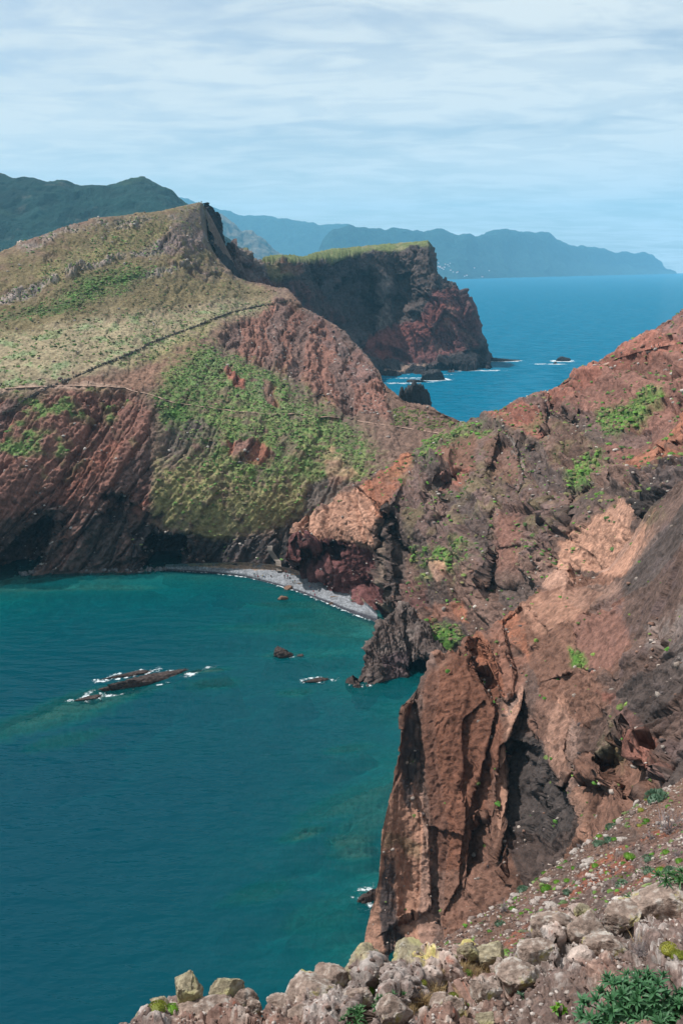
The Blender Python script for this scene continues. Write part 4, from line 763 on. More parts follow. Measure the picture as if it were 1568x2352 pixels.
# water surface: one sheet, finer near the bay; the depth of the bed under each point goes with it
def water_mat():
    m, t, b, o = new_mat('sea_water'); t.nodes.remove(b)
    at = N(t, 'ShaderNodeAttribute'); at.attribute_name = 'Col'; sp = N(t, 'ShaderNodeSeparateColor'); t.links.new(at.outputs['Color'], sp.inputs[0])
    # body of the water: light scattered back by the water itself
    bc = N(t, 'ShaderNodeMix', data_type='RGBA'); t.links.new(sp.outputs['Green'], bc.inputs['Factor'])
    dm = N(t, 'ShaderNodeMapRange'); dm.inputs['From Min'].default_value = .5; dm.inputs['From Max'].default_value = .93; t.links.new(sp.outputs['Red'], dm.inputs['Value'])
    dc = N(t, 'ShaderNodeMix', data_type='RGBA'); t.links.new(dm.outputs[0], dc.inputs['Factor']); dc.inputs['A'].default_value = (0.0, .080, .088, 1); dc.inputs['B'].default_value = (0.0, .036, .060, 1); t.links.new(dc.outputs['Result'], bc.inputs['A'])
    bc.inputs['B'].default_value = (.002, .118, .20, 1)
    dif = N(t, 'ShaderNodeBsdfDiffuse'); t.links.new(bc.outputs['Result'], dif.inputs['Color'])
    tr = N(t, 'ShaderNodeBsdfTransparent'); tm = N(t, 'ShaderNodeMapRange'); tm.inputs['From Min'].default_value = .1; tm.inputs['From Max'].default_value = .6; t.links.new(sp.outputs['Red'], tm.inputs['Value'])
    tcol = N(t, 'ShaderNodeMix', data_type='RGBA'); t.links.new(tm.outputs[0], tcol.inputs['Factor']); tcol.inputs['A'].default_value = (.72, .92, .90, 1); tcol.inputs['B'].default_value = (.05, .62, .68, 1); t.links.new(tcol.outputs['Result'], tr.inputs['Color'])   # red is lost first with depth
    mx = N(t, 'ShaderNodeMixShader'); t.links.new(sp.outputs['Red'], mx.inputs['Fac']); t.links.new(tr.outputs[0], mx.inputs[1]); t.links.new(dif.outputs[0], mx.inputs[2])
    tc = N(t, 'ShaderNodeTexCoord')
    def wave(scale, rot, st, det):
        mp = N(t, 'ShaderNodeMapping'); mp.inputs['Rotation'].default_value = (0, 0, rot); mp.inputs['Scale'].default_value = (1, st, 1); t.links.new(tc.outputs['Object'], mp.inputs[0])
        n = N(t, 'ShaderNodeTexNoise'); n.inputs['Scale'].default_value = scale; n.inputs['Detail'].default_value = det; n.inputs['Roughness'].default_value = .42; t.links.new(mp.outputs[0], n.inputs['Vector']); return n
    w1, w2, w3 = wave(0.5, .25, 2.0, 2.5), wave(0.11, .1, 2.4, 3), wave(0.03, .3, 2.5, 3)
    b1 = N(t, 'ShaderNodeBump'); b1.inputs['Distance'].default_value = .5; b1.inputs['Strength'].default_value = .4; t.links.new(w1.outputs[0], b1.inputs['Height'])
    b2 = N(t, 'ShaderNodeBump'); b2.inputs['Distance'].default_value = 2.6; b2.inputs['Strength'].default_value = .35; t.links.new(w2.outputs[0], b2.inputs['Height']); t.links.new(b1.outputs[0], b2.inputs['Normal'])
    b3 = N(t, 'ShaderNodeBump'); b3.inputs['Distance'].default_value = 16.0; b3.inputs['Strength'].default_value = .45; t.links.new(w3.outputs[0], b3.inputs['Height']); t.links.new(b2.outputs[0], b3.inputs['Normal'])
    t.links.new(sp.outputs['Blue'], b3.inputs['Strength'])
    gl = N(t, 'ShaderNodeBsdfGlossy'); gl.inputs['Roughness'].default_value = .04; gl.inputs['Color'].default_value = (.9, .97, 1, 1)
    fr = N(t, 'ShaderNodeFresnel'); fr.inputs['IOR'].default_value = 1.33
    for n in (gl, fr, dif): t.links.new(b3.outputs[0], n.inputs['Normal'])
    fin = N(t, 'ShaderNodeMixShader'); fm = N(t, 'ShaderNodeMath', operation='MULTIPLY'); fm.inputs[1].default_value = .36; t.links.new(fr.outputs[0], fm.inputs[0]); t.links.new(fm.outputs[0], fin.inputs['Fac']); t.links.new(mx.outputs[0], fin.inputs[1]); t.links.new(gl.outputs[0], fin.inputs[2])
    t.links.new(fin.outputs[0], o.inputs['Surface']); return m
MAT_SEA = water_mat()
r_ = np.concatenate([np.geomspace(60, 118, 12, endpoint=False), np.geomspace(118, 470, 330, endpoint=False), np.geomspace(470, 18000, 90)])
a_ = np.concatenate([np.radians(np.linspace(-110, -27, 30, endpoint=False)), np.radians(np.linspace(-27, 14, 400, endpoint=False)), np.radians(np.linspace(14, 110, 34))])
xy = np.stack([np.sin(a_)[None] * r_[:, None], np.cos(a_)[None] * r_[:, None]], 2).astype(np.float32); nr, na = xy.shape[:2]; xy = xy.reshape(-1, 2)
bz, _ = bed_height(xy); bz, _m = reefs(xy, bz)
rr = np.hypot(xy[:, 0], xy[:, 1]); north = sstep(420, 560, rr)
bz = np.where(rr > 470, -40, bz)
dep = np.clip(-bz, 0, 60); murk = 1 - np.exp(-dep / 7.5); murk = np.clip(.2 + .8 * murk, 0, 1)
wcol = np.stack([murk, north, .05 + .9 * north], 1)
me = np_mesh('sea', np.concatenate([xy, np.zeros((len(xy), 1), np.float32)], 1), grid_faces(nr, na), MAT_SEA, col=wcol)
o = link('sea', me); o['kind'] = 'structure'

# ------------------------------------------------------------------ the hazy air
def haze():
    b = bmesh.new(); bmesh.ops.create_cube(b, size=1.0)
    for v in b.verts: v.co = Vector((v.co.x * 40000, 4000 + v.co.y * 29500, -45 + (v.co.z + .5) * 1220))
    me = bpy.data.meshes.new('haze'); b.to_mesh(me); b.free()
    m = bpy.data.materials.new('haze_air'); m.use_nodes = True; t = m.node_tree; t.nodes.clear()
    o = N(t, 'ShaderNodeOutputMaterial'); v = N(t, 'ShaderNodeVolumePrincipled')
    v.inputs['Color'].default_value = (.30, .72, 1.0, 1); v.inputs['Density'].default_value = HAZE_DENSITY; v.inputs['Anisotropy'].default_value = 0.0
    t.links.new(v.outputs[0], o.inputs['Volume']); me.materials.append(m)
    ob = link('haze', me); ob['kind'] = 'stuff'; ob['label'] = 'thin blue sea haze between here and the far coast'; ob['category'] = 'haze'; return ob
HAZE_DENSITY = 5.8e-5
haze()

# ------------------------------------------------------------------ the shingle beach
B0 = [(380, 1296, None, 3), (440, 1294, None, 4), (560, 1291, None, 5), (620, 1296, None, 5), (664, 1305, None, 5), (715, 1320, None, 4.5), (760, 1333, None, 4), (820, 1364, None, 3.5), (866, 1408, None, 2.5)]
B1 = [(380, 1302, None, 1.4), (440, 1301, None, 2.2), (560, 1299, None, 3.2), (620, 1304, None, 3.2), (664, 1313, None, 3), (715, 1328, None, 2.7), (760, 1342, None, 2.4), (820, 1374, None, 1.9), (866, 1414, None, .8)]
B2 = [(380, 1306, None, .7), (440, 1308, None, .9), (500, 1312, None, 1), (560, 1317, None, 1.2), (620, 1329, None, 1.3), (680, 1347, None, 1.2), (740, 1369, None, 1), (800, 1394, None, .8), (866, 1422, None, .4)]
B3 = [(380, 1310, None, 0), (440, 1313, None, 0), (500, 1318, None, 0), (560, 1325, None, 0), (620, 1340, None, 0), (680, 1358, None, 0), (740, 1381, None, 0), (800, 1406, None, 0), (866, 1430, None, 0)]
S = BEACH = Surf([B0, B1, B2, B3], 330, 1.3, front=[(0, -4, -.9), (0, -14, -5.0)], sm=2)
p = Paint(S, (C(130, 132, 136), .4), 6, seed=141, unit=.4)
p.poly((C(176, 140, 112), .3), [(430, 1280), (866, 1290), (866, 1400), (820, 1378), (760, 1345), (715, 1331), (664, 1318), (620, 1309), (540, 1303), (430, 1300)], 3, .8, -.15)
wet = sstep(.75, .35, S.P[..., 2]); p.put(wet, (C(62, 62, 68), .4)); p.put(sstep(-.2, -.8, S.P[..., 2]), (C(120, 116, 100), .4))
S.P = S.P + (S.Nn * (.16 * fbm(S.P / .9, 3, 143) + .2 * fbm(S.P / 5, 3, 144))[..., None])
p.col *= (1 + .5 * (worley(S.P / .8, 145)[2] - .5))[..., None]
S.col = p.col; S.normals(); BEACH.build('beach', ground_mat('beach_shingle', .6, .6, .35))

# ================================================================== things
V2 = lambda x, y: (x * VW / 2731.0, y * VW / 2731.0)          # photograph pixels -> working coordinates
def ray_len(px, py, d): return d / (CT + (VH / 2 - py) / FPX * ST)
def metres(w, px, py, d): return w / FPX * ray_len(px, py, d)
_ico = {}
def ico(sub):
    if sub not in _ico:
        b = bmesh.new(); bmesh.ops.create_icosphere(b, subdivisions=sub, radius=1.0)
        _ico[sub] = (np.array([v.co[:] for v in b.verts], np.float32), np.array([[v.index for v in f.verts] for f in b.faces], np.int32)); b.free()
    return _ico[sub]
def rock_verts(seed, dims, sub=4, rough=.22, flat=.0, facet=1.0):
    """a broken boulder: a ball cut by random joint planes, then weathered"""
    V, F = ico(sub); V = V.copy(); r = np.random.default_rng(seed); dims = np.array(dims, np.float32)
    for k in range(int(16 * facet)):
        n = r.normal(size=3); n /= np.linalg.norm(n); h = r.uniform(.42, .82); t = np.maximum(0, V @ n - h); V = V - (t[:, None] * n * .92).astype(np.float32)
    V = V / np.abs(V).max(0)
    q = V * dims / np.sort(dims)[1]
    f1, f2, idh = worley(q * 1.6 + seed * 3.1, seed)
    k = 1 + .08 * (idh - .5) - .07 * (1 - sstep(0, .10, f2 - f1)) + rough * .5 * fbm(q * 1.5 + seed, 3, seed) + .8 * rough * fbm(q * 3.2 + seed, 5, seed + 1, .6, ridged=True)
    V = V * k[:, None]
    if flat: V[:, 2] = np.where(V[:, 2] < -flat, -flat, V[:, 2])
    return V * dims, F
def ry(d): return Matrix.Rotation(d, 3, 'Z')
def rock(name, seed, loc, dims, mat, rz=0.0, tilt=0.0, sub=4, rough=.22, flat=0, facet=1.0, **tg):
    V, F = rock_verts(seed, dims, sub, rough, flat, facet)
    o = link(name, np_mesh(name, V, F, mat)); o.location = [float(x) for x in loc]; o.rotation_euler = (tilt, tilt * .5, rz)
    if tg: tag(o, **tg)
    return o
LICHENS = [(tuple(C(192, 182, 172) * .88), .47, .62, 5.0), (tuple(C(190, 178, 108) * .75), .56, .66, 3.4), (tuple(C(150, 82, 54) * .7), .64, .70, 4.6)]
MAT_BOULDER = ground_mat('lichen_boulder', .09, .8, .4, attr=False, base=C(156, 136, 124) * .86, lichen=LICHENS)
MAT_YBOULDER = ground_mat('yellow_lichen_boulder', .09, .8, .4, attr=False, base=C(160, 148, 124) * .86, lichen=[(tuple(C(178, 170, 158) * .8), .52, .6, 8.0), (tuple(C(190, 180, 132) * .78), .48, .62, 4.0)])
MAT_WETROCK = ground_mat('wet_sea_rock', .9, .8, .4, attr=False, base=C(74, 62, 58) * .8, rough=.6)
MAT_BLACKROCK = ground_mat('black_sea_rock', 2.0, .8, .4, attr=False, base=C(58, 58, 60) * .8, rough=.7)
MAT_BROWNROCK = ground_mat('brown_beach_rock', .5, .7, .35, attr=False, base=C(132, 100, 82) * .8, rough=.7)
MAT_GREYROCK = ground_mat('grey_shore_boulder', .4, .7, .35, attr=False, base=C(110, 110, 112) * .8)
MAT_WHITESTONE = ground_mat('pale_stone', .05, .7, .35, attr=False, base=C(176, 164, 156) * .82, lichen=[(tuple(C(110, 96, 88) * .8), .5, .6, 7.0)])

# ------------------------------------------------------------------ scrub and stones strewn over the slopes (uncountable)
def scatter(name, S, weight, n, size, cols, seed, mat, dome=True, flat=.7, label=None, cat=None, lift=0.0, upmin=.42):
    r = np.random.default_rng(seed); w = np.clip(weight, 0, None).astype(np.float64); w[:S.back_rows] *= .3
    # weight by true area so that steep or far parts are not favoured
    du = np.linalg.norm(np.gradient(S.P, axis=1), axis=2); dv = np.linalg.norm(np.gradient(S.P, axis=0), axis=2)
    w *= sstep(upmin - .1, upmin + .1, S.Nn[..., 2])
    w = (w * du * dv).ravel(); w /= w.sum()
    idx = r.choice(len(w), n, p=w); P = S.P.reshape(-1, 3)[idx]; Nn = S.Nn.reshape(-1, 3)[idx]
    if dome:
        k = 6; a = np.arange(k) / k * 2 * math.pi
        base = np.concatenate([[[0, 0, 1.0]], np.stack([.72 * np.cos(a), .72 * np.sin(a), np.full(k, .62)], 1), np.stack([np.cos(a + .5), np.sin(a + .5), np.full(k, -.25)], 1)]).astype(np.float32)
        F = [[0, 1 + i, 1 + (i + 1) % k] for i in range(k)]
        for i in range(k): F += [[1 + i, 1 + k + i, 1 + (i + 1) % k], [1 + (i + 1) % k, 1 + k + i, 1 + k + (i + 1) % k]]
        F = np.array(F, np.int32)
    else: base, F = ico(1)
    sz = size[0] * (size[1] / size[0]) ** r.uniform(0, 1, n) ** 1.6
    jit = 1 + r.normal(0, .22, (n, len(base), 1)); V = base[None] * jit * sz[:, None, None]
    V[..., 2] *= flat * r.uniform(.6, 1.3, n)[:, None]
    st = r.uniform(.7, 1.5, n); V[..., 0] *= st[:, None]
    an = r.uniform(0, 6.28, n); c, s_ = np.cos(an)[:, None], np.sin(an)[:, None]
    x, y = V[..., 0] * c - V[..., 1] * s_, V[..., 0] * s_ + V[..., 1] * c
    V = np.stack([x, y, V[..., 2]], 2) + P[:, None, :] + (Nn * lift)[:, None, :]
    Fa = (F[None] + (np.arange(n) * len(base))[:, None, None]).reshape(-1, 3)
    ci = r.integers(0, len(cols), n); cc = np.array(cols, np.float32)[ci] * r.uniform(.75, 1.25, (n, 1))
    cc = np.repeat(cc[:, None, :], len(base), 1).reshape(-1, 3)
    o = link(name, np_mesh(name, V, Fa, mat, col=cc * DIM)); o['kind'] = 'stuff'
    tag(o, label, cat); return o
MAT_SCRUB = ground_mat('scrub_leaves', .5, .6, .45); MAT_LOOSE = ground_mat('loose_stones', .4, .6, .3); MAT_CHIPS = ground_mat('stone_chips', .03, .6, .35)
def greenness(S, gain=1.0):
    c = S.col; return sstep(.0, .05, (c[..., 1] - c[..., 0] * .74))
GW = greenness(HILL); ok = (HILL.px > -60) & (HILL.px < 1110)
TERR = poly_mask(HILL.px, HILL.py, [(-80, 770), (300, 690), (640, 660), (650, 700), (400, 810), (150, 880), (-80, 890)], 20)
scatter('hill_scrub', HILL, GW * ok * (1 - .75 * TERR), 20000, (.25, .9), [C(90, 120, 64), C(78, 104, 58), C(104, 132, 72), C(120, 126, 80), C(98, 96, 70), C(108, 120, 74), C(112, 98, 80)], 401, MAT_SCRUB, label='low green scrub dotted over the slope across the bay', cat='scrub', flat=.55)
scatter('terrace_scrub', HILL, poly_mask(HILL.px, HILL.py, [(-50, 760), (300, 690), (640, 660), (640, 700), (400, 800), (150, 870), (-50, 880)], 10) * sstep(-.1, .35, fbm(HILL.P / 22, 3, 78)), 900, (.2, 1.1), [C(86, 92, 60), C(74, 84, 56), C(110, 120, 84), C(96, 84, 66)], 402, MAT_SCRUB, label='small dull bushes dotted over the pale terrace', cat='scrub', flat=.5)
scatter('hillside_scrub', SIDE, (greenness(SIDE) + .05) * (SIDE.px < 1640) * (1 - poly_mask(SIDE.px, SIDE.py, [(650, 1200), (850, 1120), (930, 1200), (930, 1430), (650, 1330)], 10)), 6000, (.3, 1.0), [C(90, 112, 62), C(76, 96, 56), C(110, 124, 68), C(122, 114, 80), C(92, 130, 56), C(110, 96, 78)], 403, MAT_SCRUB, label='low scrub rooted over the red hillside by the ridge path', cat='scrub', flat=.55)
scatter('spur_scrub', SPUR, (greenness(SPUR) + .015) * (SPUR.px < 1640), 190, (.2, .7), [C(80, 120, 50), C(110, 130, 64), C(92, 104, 58)], 404, MAT_SCRUB, label='sparse tufts clinging to the broken brown pillars', cat='scrub', flat=.6)
sad = poly_mask(HILL.px, HILL.py, [(900, 940), (960, 930), (1055, 972), (990, 990), (900, 975)], 6)
scatter('saddle_bushes', HILL, sad, 420, (.5, 1.1), [C(92, 96, 62), C(84, 92, 56), C(104, 112, 60)], 405, MAT_SCRUB, label='dull round bushes on the grey saddle above the open sea', cat='scrub', flat=.6)
scatter('hill_stones', HILL, (HILL.rough > .45) * ok * 1.0 + .12 * ok, 4200, (.2, .95), [C(150, 140, 134), C(120, 100, 92), C(96, 82, 78), C(172, 162, 154)], 411, MAT_LOOSE, dome=False, label='loose stones scattered over the slope across the bay', cat='stones')
scatter('hillside_stones', SIDE, (SIDE.rough > .4) * (SIDE.px < 1640) * 1.0, 2000, (.2, .9), [C(150, 138, 130), C(126, 96, 84), C(92, 80, 76), C(176, 166, 156)], 412, MAT_LOOSE, dome=False, label='loose stones scattered over the red hillside', cat='stones')
scatter('spur_stones', SPUR, (SPUR.rough > .4) * (SPUR.px < 1640) * (1 + 3 * poly_mask(SPUR.px, SPUR.py, [(1440, 1430), (1568, 1380), (1640, 1380), (1640, 1550), (1500, 1540)], 10)), 700, (.1, .6), [C(140, 126, 116), C(128, 98, 84), C(84, 74, 72), C(166, 152, 142)], 413, MAT_LOOSE, dome=False, upmin=.55, label='rubble lodged between the broken brown pillars', cat='stones')
gv = (GRAV.px > 850) & (GRAV.px < 1640)
scatter('gravel_chips', GRAV, gv * 1.0, 3200, (.018, .06), [C(150, 136, 126), C(112, 92, 84), C(92, 76, 72), C(176, 162, 152)], 421, MAT_CHIPS, dome=False, label='brown and grey chips littering the slope beyond the lip', cat='gravel', lift=.01)
scatter('pale_stones', GRAV, gv * sstep(-.1, .25, fbm(GRAV.P / 1.3, 3, 77)), 380, (.03, .13), [C(190, 180, 172), C(168, 154, 146), C(146, 132, 124), C(128, 112, 104)], 422, MAT_CHIPS, dome=False, label='pale stones strewn over the slope beyond the lip', cat='stones', lift=.02)
scatter('ground_herbs', GRAV, gv * sstep(-.15, .3, fbm(GRAV.P / 1.1, 3, 79)), 650, (.025, .09), [C(84, 122, 46), C(100, 128, 62), C(118, 132, 84), C(92, 110, 72)], 424, MAT_SCRUB, label='small herbs growing all over the slope beyond the lip', cat='herbs', flat=.6)
lp = (LIP.px > 200) & (LIP.px < 1640) & (LIP.py < 2420)
scatter('lip_chips', LIP, lp * 1.0, 2000, (.008, .028), [C(158, 146, 138), C(112, 92, 82), C(92, 76, 70), C(184, 172, 164)], 423, MAT_CHIPS, dome=False, label='stone chips lying in the hollows of the rocky lip', cat='gravel', lift=.004)

# ------------------------------------------------------------------ rocks in the water
def foam(px, py, a, b, an, seed, inner=.75, outer=1.5, thr=.05, label='white foam washing round a sea rock', n=120, off=(0, 0)):
    c = sea_pt(px, py); u = np.linspace(-outer, outer, n); U, Vv = np.meshgrid(u, u)
    q = np.hypot(U, Vv); pa = np.stack([U * a, Vv * b, np.full_like(U, seed)], 2).astype(np.float32)
    sc_ = max(min(a, b), .6)
    m = 1.2 * fbm(pa / (sc_ * 1.1), 3, seed, .6) + .5 * fbm(pa / (sc_ * .22), 4, seed + 1, .6) + .22 * (1 - np.abs(q - (inner + .25)) / .35) + off[0] * U + off[1] * Vv
    thr -= .12; al = np.clip((m - thr) / .55, 0, 1) * sstep(outer, outer * .75, q)
    keep = (m > thr) & (q > inner * .8) & (q < outer)
    f = grid_faces(n, n); kf = keep.ravel()[f].sum(1) >= 3
    X = U * a * math.cos(an) - Vv * b * math.sin(an) + c[0]; Y = U * a * math.sin(an) + Vv * b * math.cos(an) + c[1]
    Z = .05 + .05 * np.clip(m, 0, 1)
    Vt = np.stack([X, Y, Z], 2).reshape(-1, 3); f = f[kf]
    used = np.unique(f); remap = np.zeros(len(Vt), np.int32); remap[used] = np.arange(len(used))
    if len(f) < 4: return None
    o = link('sea_foam', np_mesh('sea_foam', Vt[used], remap[f], MAT_FOAM, col=np.repeat(al.reshape(-1, 1)[used], 3, 1))); return tag(o, label, 'foam', 'foam round the rocks', 'stuff')
def foam_mat():
    m, t, b, o = new_mat('sea_foam'); b.inputs['Base Color'].default_value = (.72, .78, .80, 1)
    at = N(t, 'ShaderNodeAttribute'); at.attribute_name = 'Col'; tc = N(t, 'ShaderNodeTexCoord'); nz = N(t, 'ShaderNodeTexNoise'); nz.inputs['Scale'].default_value = 1.6; nz.inputs['Detail'].default_value = 7; nz.inputs['Roughness'].default_value = .7
    t.links.new(tc.outputs['Object'], nz.inputs['Vector']); sp = N(t, 'ShaderNodeSeparateColor'); t.links.new(at.outputs['Color'], sp.inputs[0])
    ad = N(t, 'ShaderNodeMath', operation='MULTIPLY_ADD'); t.links.new(sp.outputs['Red'], ad.inputs[0]); ad.inputs[1].default_value = .75; t.links.new(nz.outputs[0], ad.inputs[2])
    mr = N(t, 'ShaderNodeMapRange', interpolation_type='SMOOTHSTEP'); mr.inputs['From Min'].default_value = .58; mr.inputs['From Max'].default_value = 1.2; mr.inputs['To Max'].default_value = .75; t.links.new(ad.outputs[0], mr.inputs['Value'])
    tr = N(t, 'ShaderNodeBsdfTransparent'); ms = N(t, 'ShaderNodeMixShader'); t.links.new(mr.outputs[0], ms.inputs['Fac']); t.links.new(tr.outputs[0], ms.inputs[1]); t.links.new(b.outputs[0], ms.inputs[2]); t.links.new(ms.outputs[0], o.inputs['Surface']); return m
MAT_FOAM = foam_mat()
def searock(name, px, py, half, width, h, an, seed, mat, label, fo=None, sub=5, sink=.25, **kw):
    c = sea_pt(px, py)
    o = rock(name, seed, (c[0], c[1], h * (0 - sink)), (half, width, h * (1 + sink)), mat, rz=an, sub=sub, rough=.3, label=label, cat='rock', **kw)
    if fo: foam(px, py, half * 1.15, width * 1.35, an, seed + 7, *fo)
    return o
searock('reef_rock', 338, 1566, 16.5, 3.0, 1.9, .62, 501, MAT_WETROCK, 'long dark brown reef rock breaking the surface of the bay', (.8, 1.35, .34))
searock('reef_rock', 292, 1551, 7.5, 1.5, .7, .5, 502, MAT_WETROCK, 'low reef rock awash in foam beside the long reef', (.6, 1.7, .18))
searock('reef_rock', 206, 1604, 3.6, 1.4, .55, .5, 503, MAT_WETROCK, 'small reef rock nearly awash past the tip of the long reef', (.6, 1.9, .16))
searock('reef_rock', 648, 1505, 3.6, 2.2, 2.6, .3, 504, MAT_WETROCK, 'lumpy grey rock standing in the bay off the dark crag', (.8, 1.4, .42))
searock('reef_rock', 690, 1506, 1.6, .9, .6, .1, 505, MAT_WETROCK, 'tiny dark rock beside the lumpy grey rock', None, sub=4)
searock('reef_rock', 730, 1563, 4.2, 1.5, 1.0, .1, 506, MAT_WETROCK, 'low black rock ringed with white foam off the crag', (.65, 1.5, .2))
searock('cliff_foot_rock', 848, 2062, 2.6, 1.8, 1.6, 1.0, 507, MAT_WETROCK, 'dark rock at the foot of the pillars with a splash of foam', (.6, 1.7, .22))
searock('beach_rock', 664, 1353, 2.0, 1.4, 1.3, .2, 511, MAT_BROWNROCK, 'brown boulder at the water line of the shingle beach', None, sub=4)
searock('beach_rock', 648, 1376, 1.9, 1.1, 1.0, .1, 512, MAT_BROWNROCK, 'brown wedge of rock standing in the shallows off the beach', None, sub=4)
searock('beach_rock', 761, 1388, 1.1, .8, .8, .3, 513, MAT_BROWNROCK, 'orange brown boulder of the pair in the shallows', None, sub=4)
searock('beach_rock', 765, 1383, 1.0, .7, .6, .0, 514, MAT_BROWNROCK, 'darker boulder of the pair in the shallows', None, sub=4)
searock('sea_stack', 992, 871, 13, 9, 9, .1, 521, MAT_BLACKROCK, 'rounded black rock in the open sea under the headland', (.75, 1.9, -.02))
searock('sea_rock', 955, 877, 16, 5, 2.5, .1, 522, MAT_BLACKROCK, 'flat black skerry reaching out from the rounded black rock', (.8, 1.5, .22))
searock('sea_rock', 1150, 829, 17, 6, 4.0, .0, 523, MAT_BLACKROCK, 'long low black skerry off the tip of the headland', (.8, 1.6, -.02))
searock('sea_rock', 1184, 828, 5, 3, 2.2, .0, 524, MAT_BLACKROCK, 'small black rock at the end of the long skerry', (.7, 2.6, -.1))
searock('sea_rock', 1291, 829, 9, 5, 5.0, .0, 525, MAT_BLACKROCK, 'black rock in a white burst of foam out at sea', (.6, 2.8, -.25))
searock('sea_rock', 1275, 835, 2.5, 2, 2.2, .0, 526, MAT_BLACKROCK, 'tiny black rock trailing a white streak of foam', None, sub=4)
foam(1262, 836, 24, 6, .0, 560, .1, 1.2, -.15, 'white streak of foam trailing from a tiny black rock')
foam(1098, 851, 34, 7, .1, 561, .1, 1.2, -.12, 'white surf along the foot of the headland'); foam(1000, 860, 45, 6, .0, 562, .1, 1.2, .22, 'thin surf under the dark ledge of the headland')
foam(915, 880, 22, 7, .1, 563, .1, 1.3, -.05, 'white surf between the sea rocks and the red gully'); foam(940, 868, 25, 4, .1, 564, .1, 1.3, -.1, 'white line of surf behind the flat skerry')
foam(830, 1576, 5, 1.6, .0, 565, .1, 1.3, .18, 'white wash at the toe of the dark crag'); foam(858, 1424, 6, 2.0, -.5, 566, .1, 1.3, .12, 'white wash where the beach meets the dark crag')
# the tall dark stack behind the saddle
c = ray_pt(944, 905, 640)
rock('sea_stack', 533, (c[0], 640, -3), (15, 13, 48), MAT_BLACKROCK, rz=.4, sub=5, rough=.2, facet=.5, label='tall dark grey stack rising behind the saddle', cat='rock')
# line of foam along the beach
def beach_foam():
    pts = [sea_pt(x, y) for x, y in ((400, 1311), (440, 1313.5), (500, 1318.5), (560, 1325.5), (600, 1334), (640, 1345.5), (680, 1358.5), (740, 1381.5), (800, 1407), (850, 1426))]
    P = np.array(pts); t = np.linspace(0, len(P) - 1, 700); q = np.stack([np.interp(t, range(len(P)), P[:, k]) for k in range(2)], 1)
    tg = np.gradient(q, axis=0); nrm = np.stack([tg[:, 1], -tg[:, 0]], 1); nrm /= np.linalg.norm(nrm, axis=1, keepdims=True)
    w = np.linspace(-.9, 1.3, 12); G = q[:, None] + nrm[:, None] * w[None, :, None]
    p3 = np.concatenate([G, np.zeros(G.shape[:2] + (1,))], 2).astype(np.float32)
    m = fbm(p3 / 1.4, 4, 581, .6) + .4 * fbm(p3 / 9, 2, 583) + .25 - np.abs(w)[None] * .4
    f = grid_faces(700, 12); kf = (m.ravel()[f] > .02).all(1); p3[..., 2] = .09
    o = link('beach_foam', np_mesh('beach_foam', p3.reshape(-1, 3), f[kf], MAT_FOAM, col=np.repeat(np.clip((m.reshape(-1, 1) - .05) / .45, 0, 1), 3, 1))); tag(o, 'thin white wave line along the shingle beach', 'foam', kind='stuff')
beach_foam()
# boulders along the foot of the left cliff
protos = [np_mesh('shore_boulder', *rock_verts(600 + k, (1, .8, .65), 2, .2), MAT_GREYROCK) for k in range(5)]
for k in range(150):
    x = 45 + 360 * random.random() ** 1.2; c = sea_pt(x, float(np.interp(x, [40, 120, 300, 400], [1322, 1313, 1313, 1307])) - 1 + random.uniform(-1.5, 3.0), .1)
    o = link('shore_boulder', random.choice(protos)); o.location = (c[0], c[1], random.uniform(-.1, .8)); s_ = random.uniform(.45, 1.25); o.scale = (s_, s_, s_ * .9); o.rotation_euler = (random.random() * 6, random.random(), random.random() * 6)
    tag(o, 'grey boulder in the strip at the foot of the cave cliff', 'boulder', 'boulders at the foot of the cave cliff')

# ------------------------------------------------------------------ paths, wall, stairs
def drape(S, pts, n, lift, sm=6):
    P = np.array(pts, np.float64); d = np.concatenate([[0], np.cumsum(np.hypot(*np.diff(P, axis=0).T))]); t = np.linspace(0, d[-1], n)
    q = [S.locate(a, b)[0] for a, b in zip(np.interp(t, d, P[:, 0]), np.interp(t, d, P[:, 1]))]
    q = np.array(q); 
    for _ in range(sm): q[1:-1] = .25 * q[:-2] + .5 * q[1:-1] + .25 * q[2:]
    q[:, 2] += lift; return q
MAT_PATH = ground_mat('path_earth', .5, .4, .2, attr=False, base=C(168, 140, 124) * .86)
def path(name, S, pts, width, n=60, lift=.12):
    q = drape(S, pts, n, lift, 4); tg = np.gradient(q, axis=0); side = np.stack([tg[:, 1], -tg[:, 0], 0 * tg[:, 0]], 1); side /= np.linalg.norm(side, axis=1, keepdims=True) + 1e-9
    w = width * (1 + .25 * np.sin(np.arange(n) * .9)); rows = [q + side * (w * k)[:, None] - np.array([0, 0, abs(k) * .25]) for k in (-.5, -.25, .25, .5)]
    me = np_mesh(name, np.stack(rows, 0), grid_faces(4, n), MAT_PATH); o = link(name, me); o['kind'] = 'structure'; return q
PATH1 = path('path', HILL, [(-12, 893), (60, 889), (150, 885), (210, 886), (285, 889)], 2.2, 80)
path('path', HILL, [(285, 889), (305, 897), (345, 905), (400, 925), (470, 934), (540, 944), (620, 951), (690, 950), (728, 958), (762, 958), (850, 971), (920, 981), (1012, 995)], 1.5, 150, .15)
path('path', HILL, [(428, 592), (440, 604), (462, 618), (490, 634), (530, 650)], 1.0, 40, .2)
path('path', SIDE, [(1245, 906), (1262, 899), (1330, 862), (1400, 832), (1440, 816), (1480, 806), (1568, 786), (1640, 770)], 1.3, 80, .25)
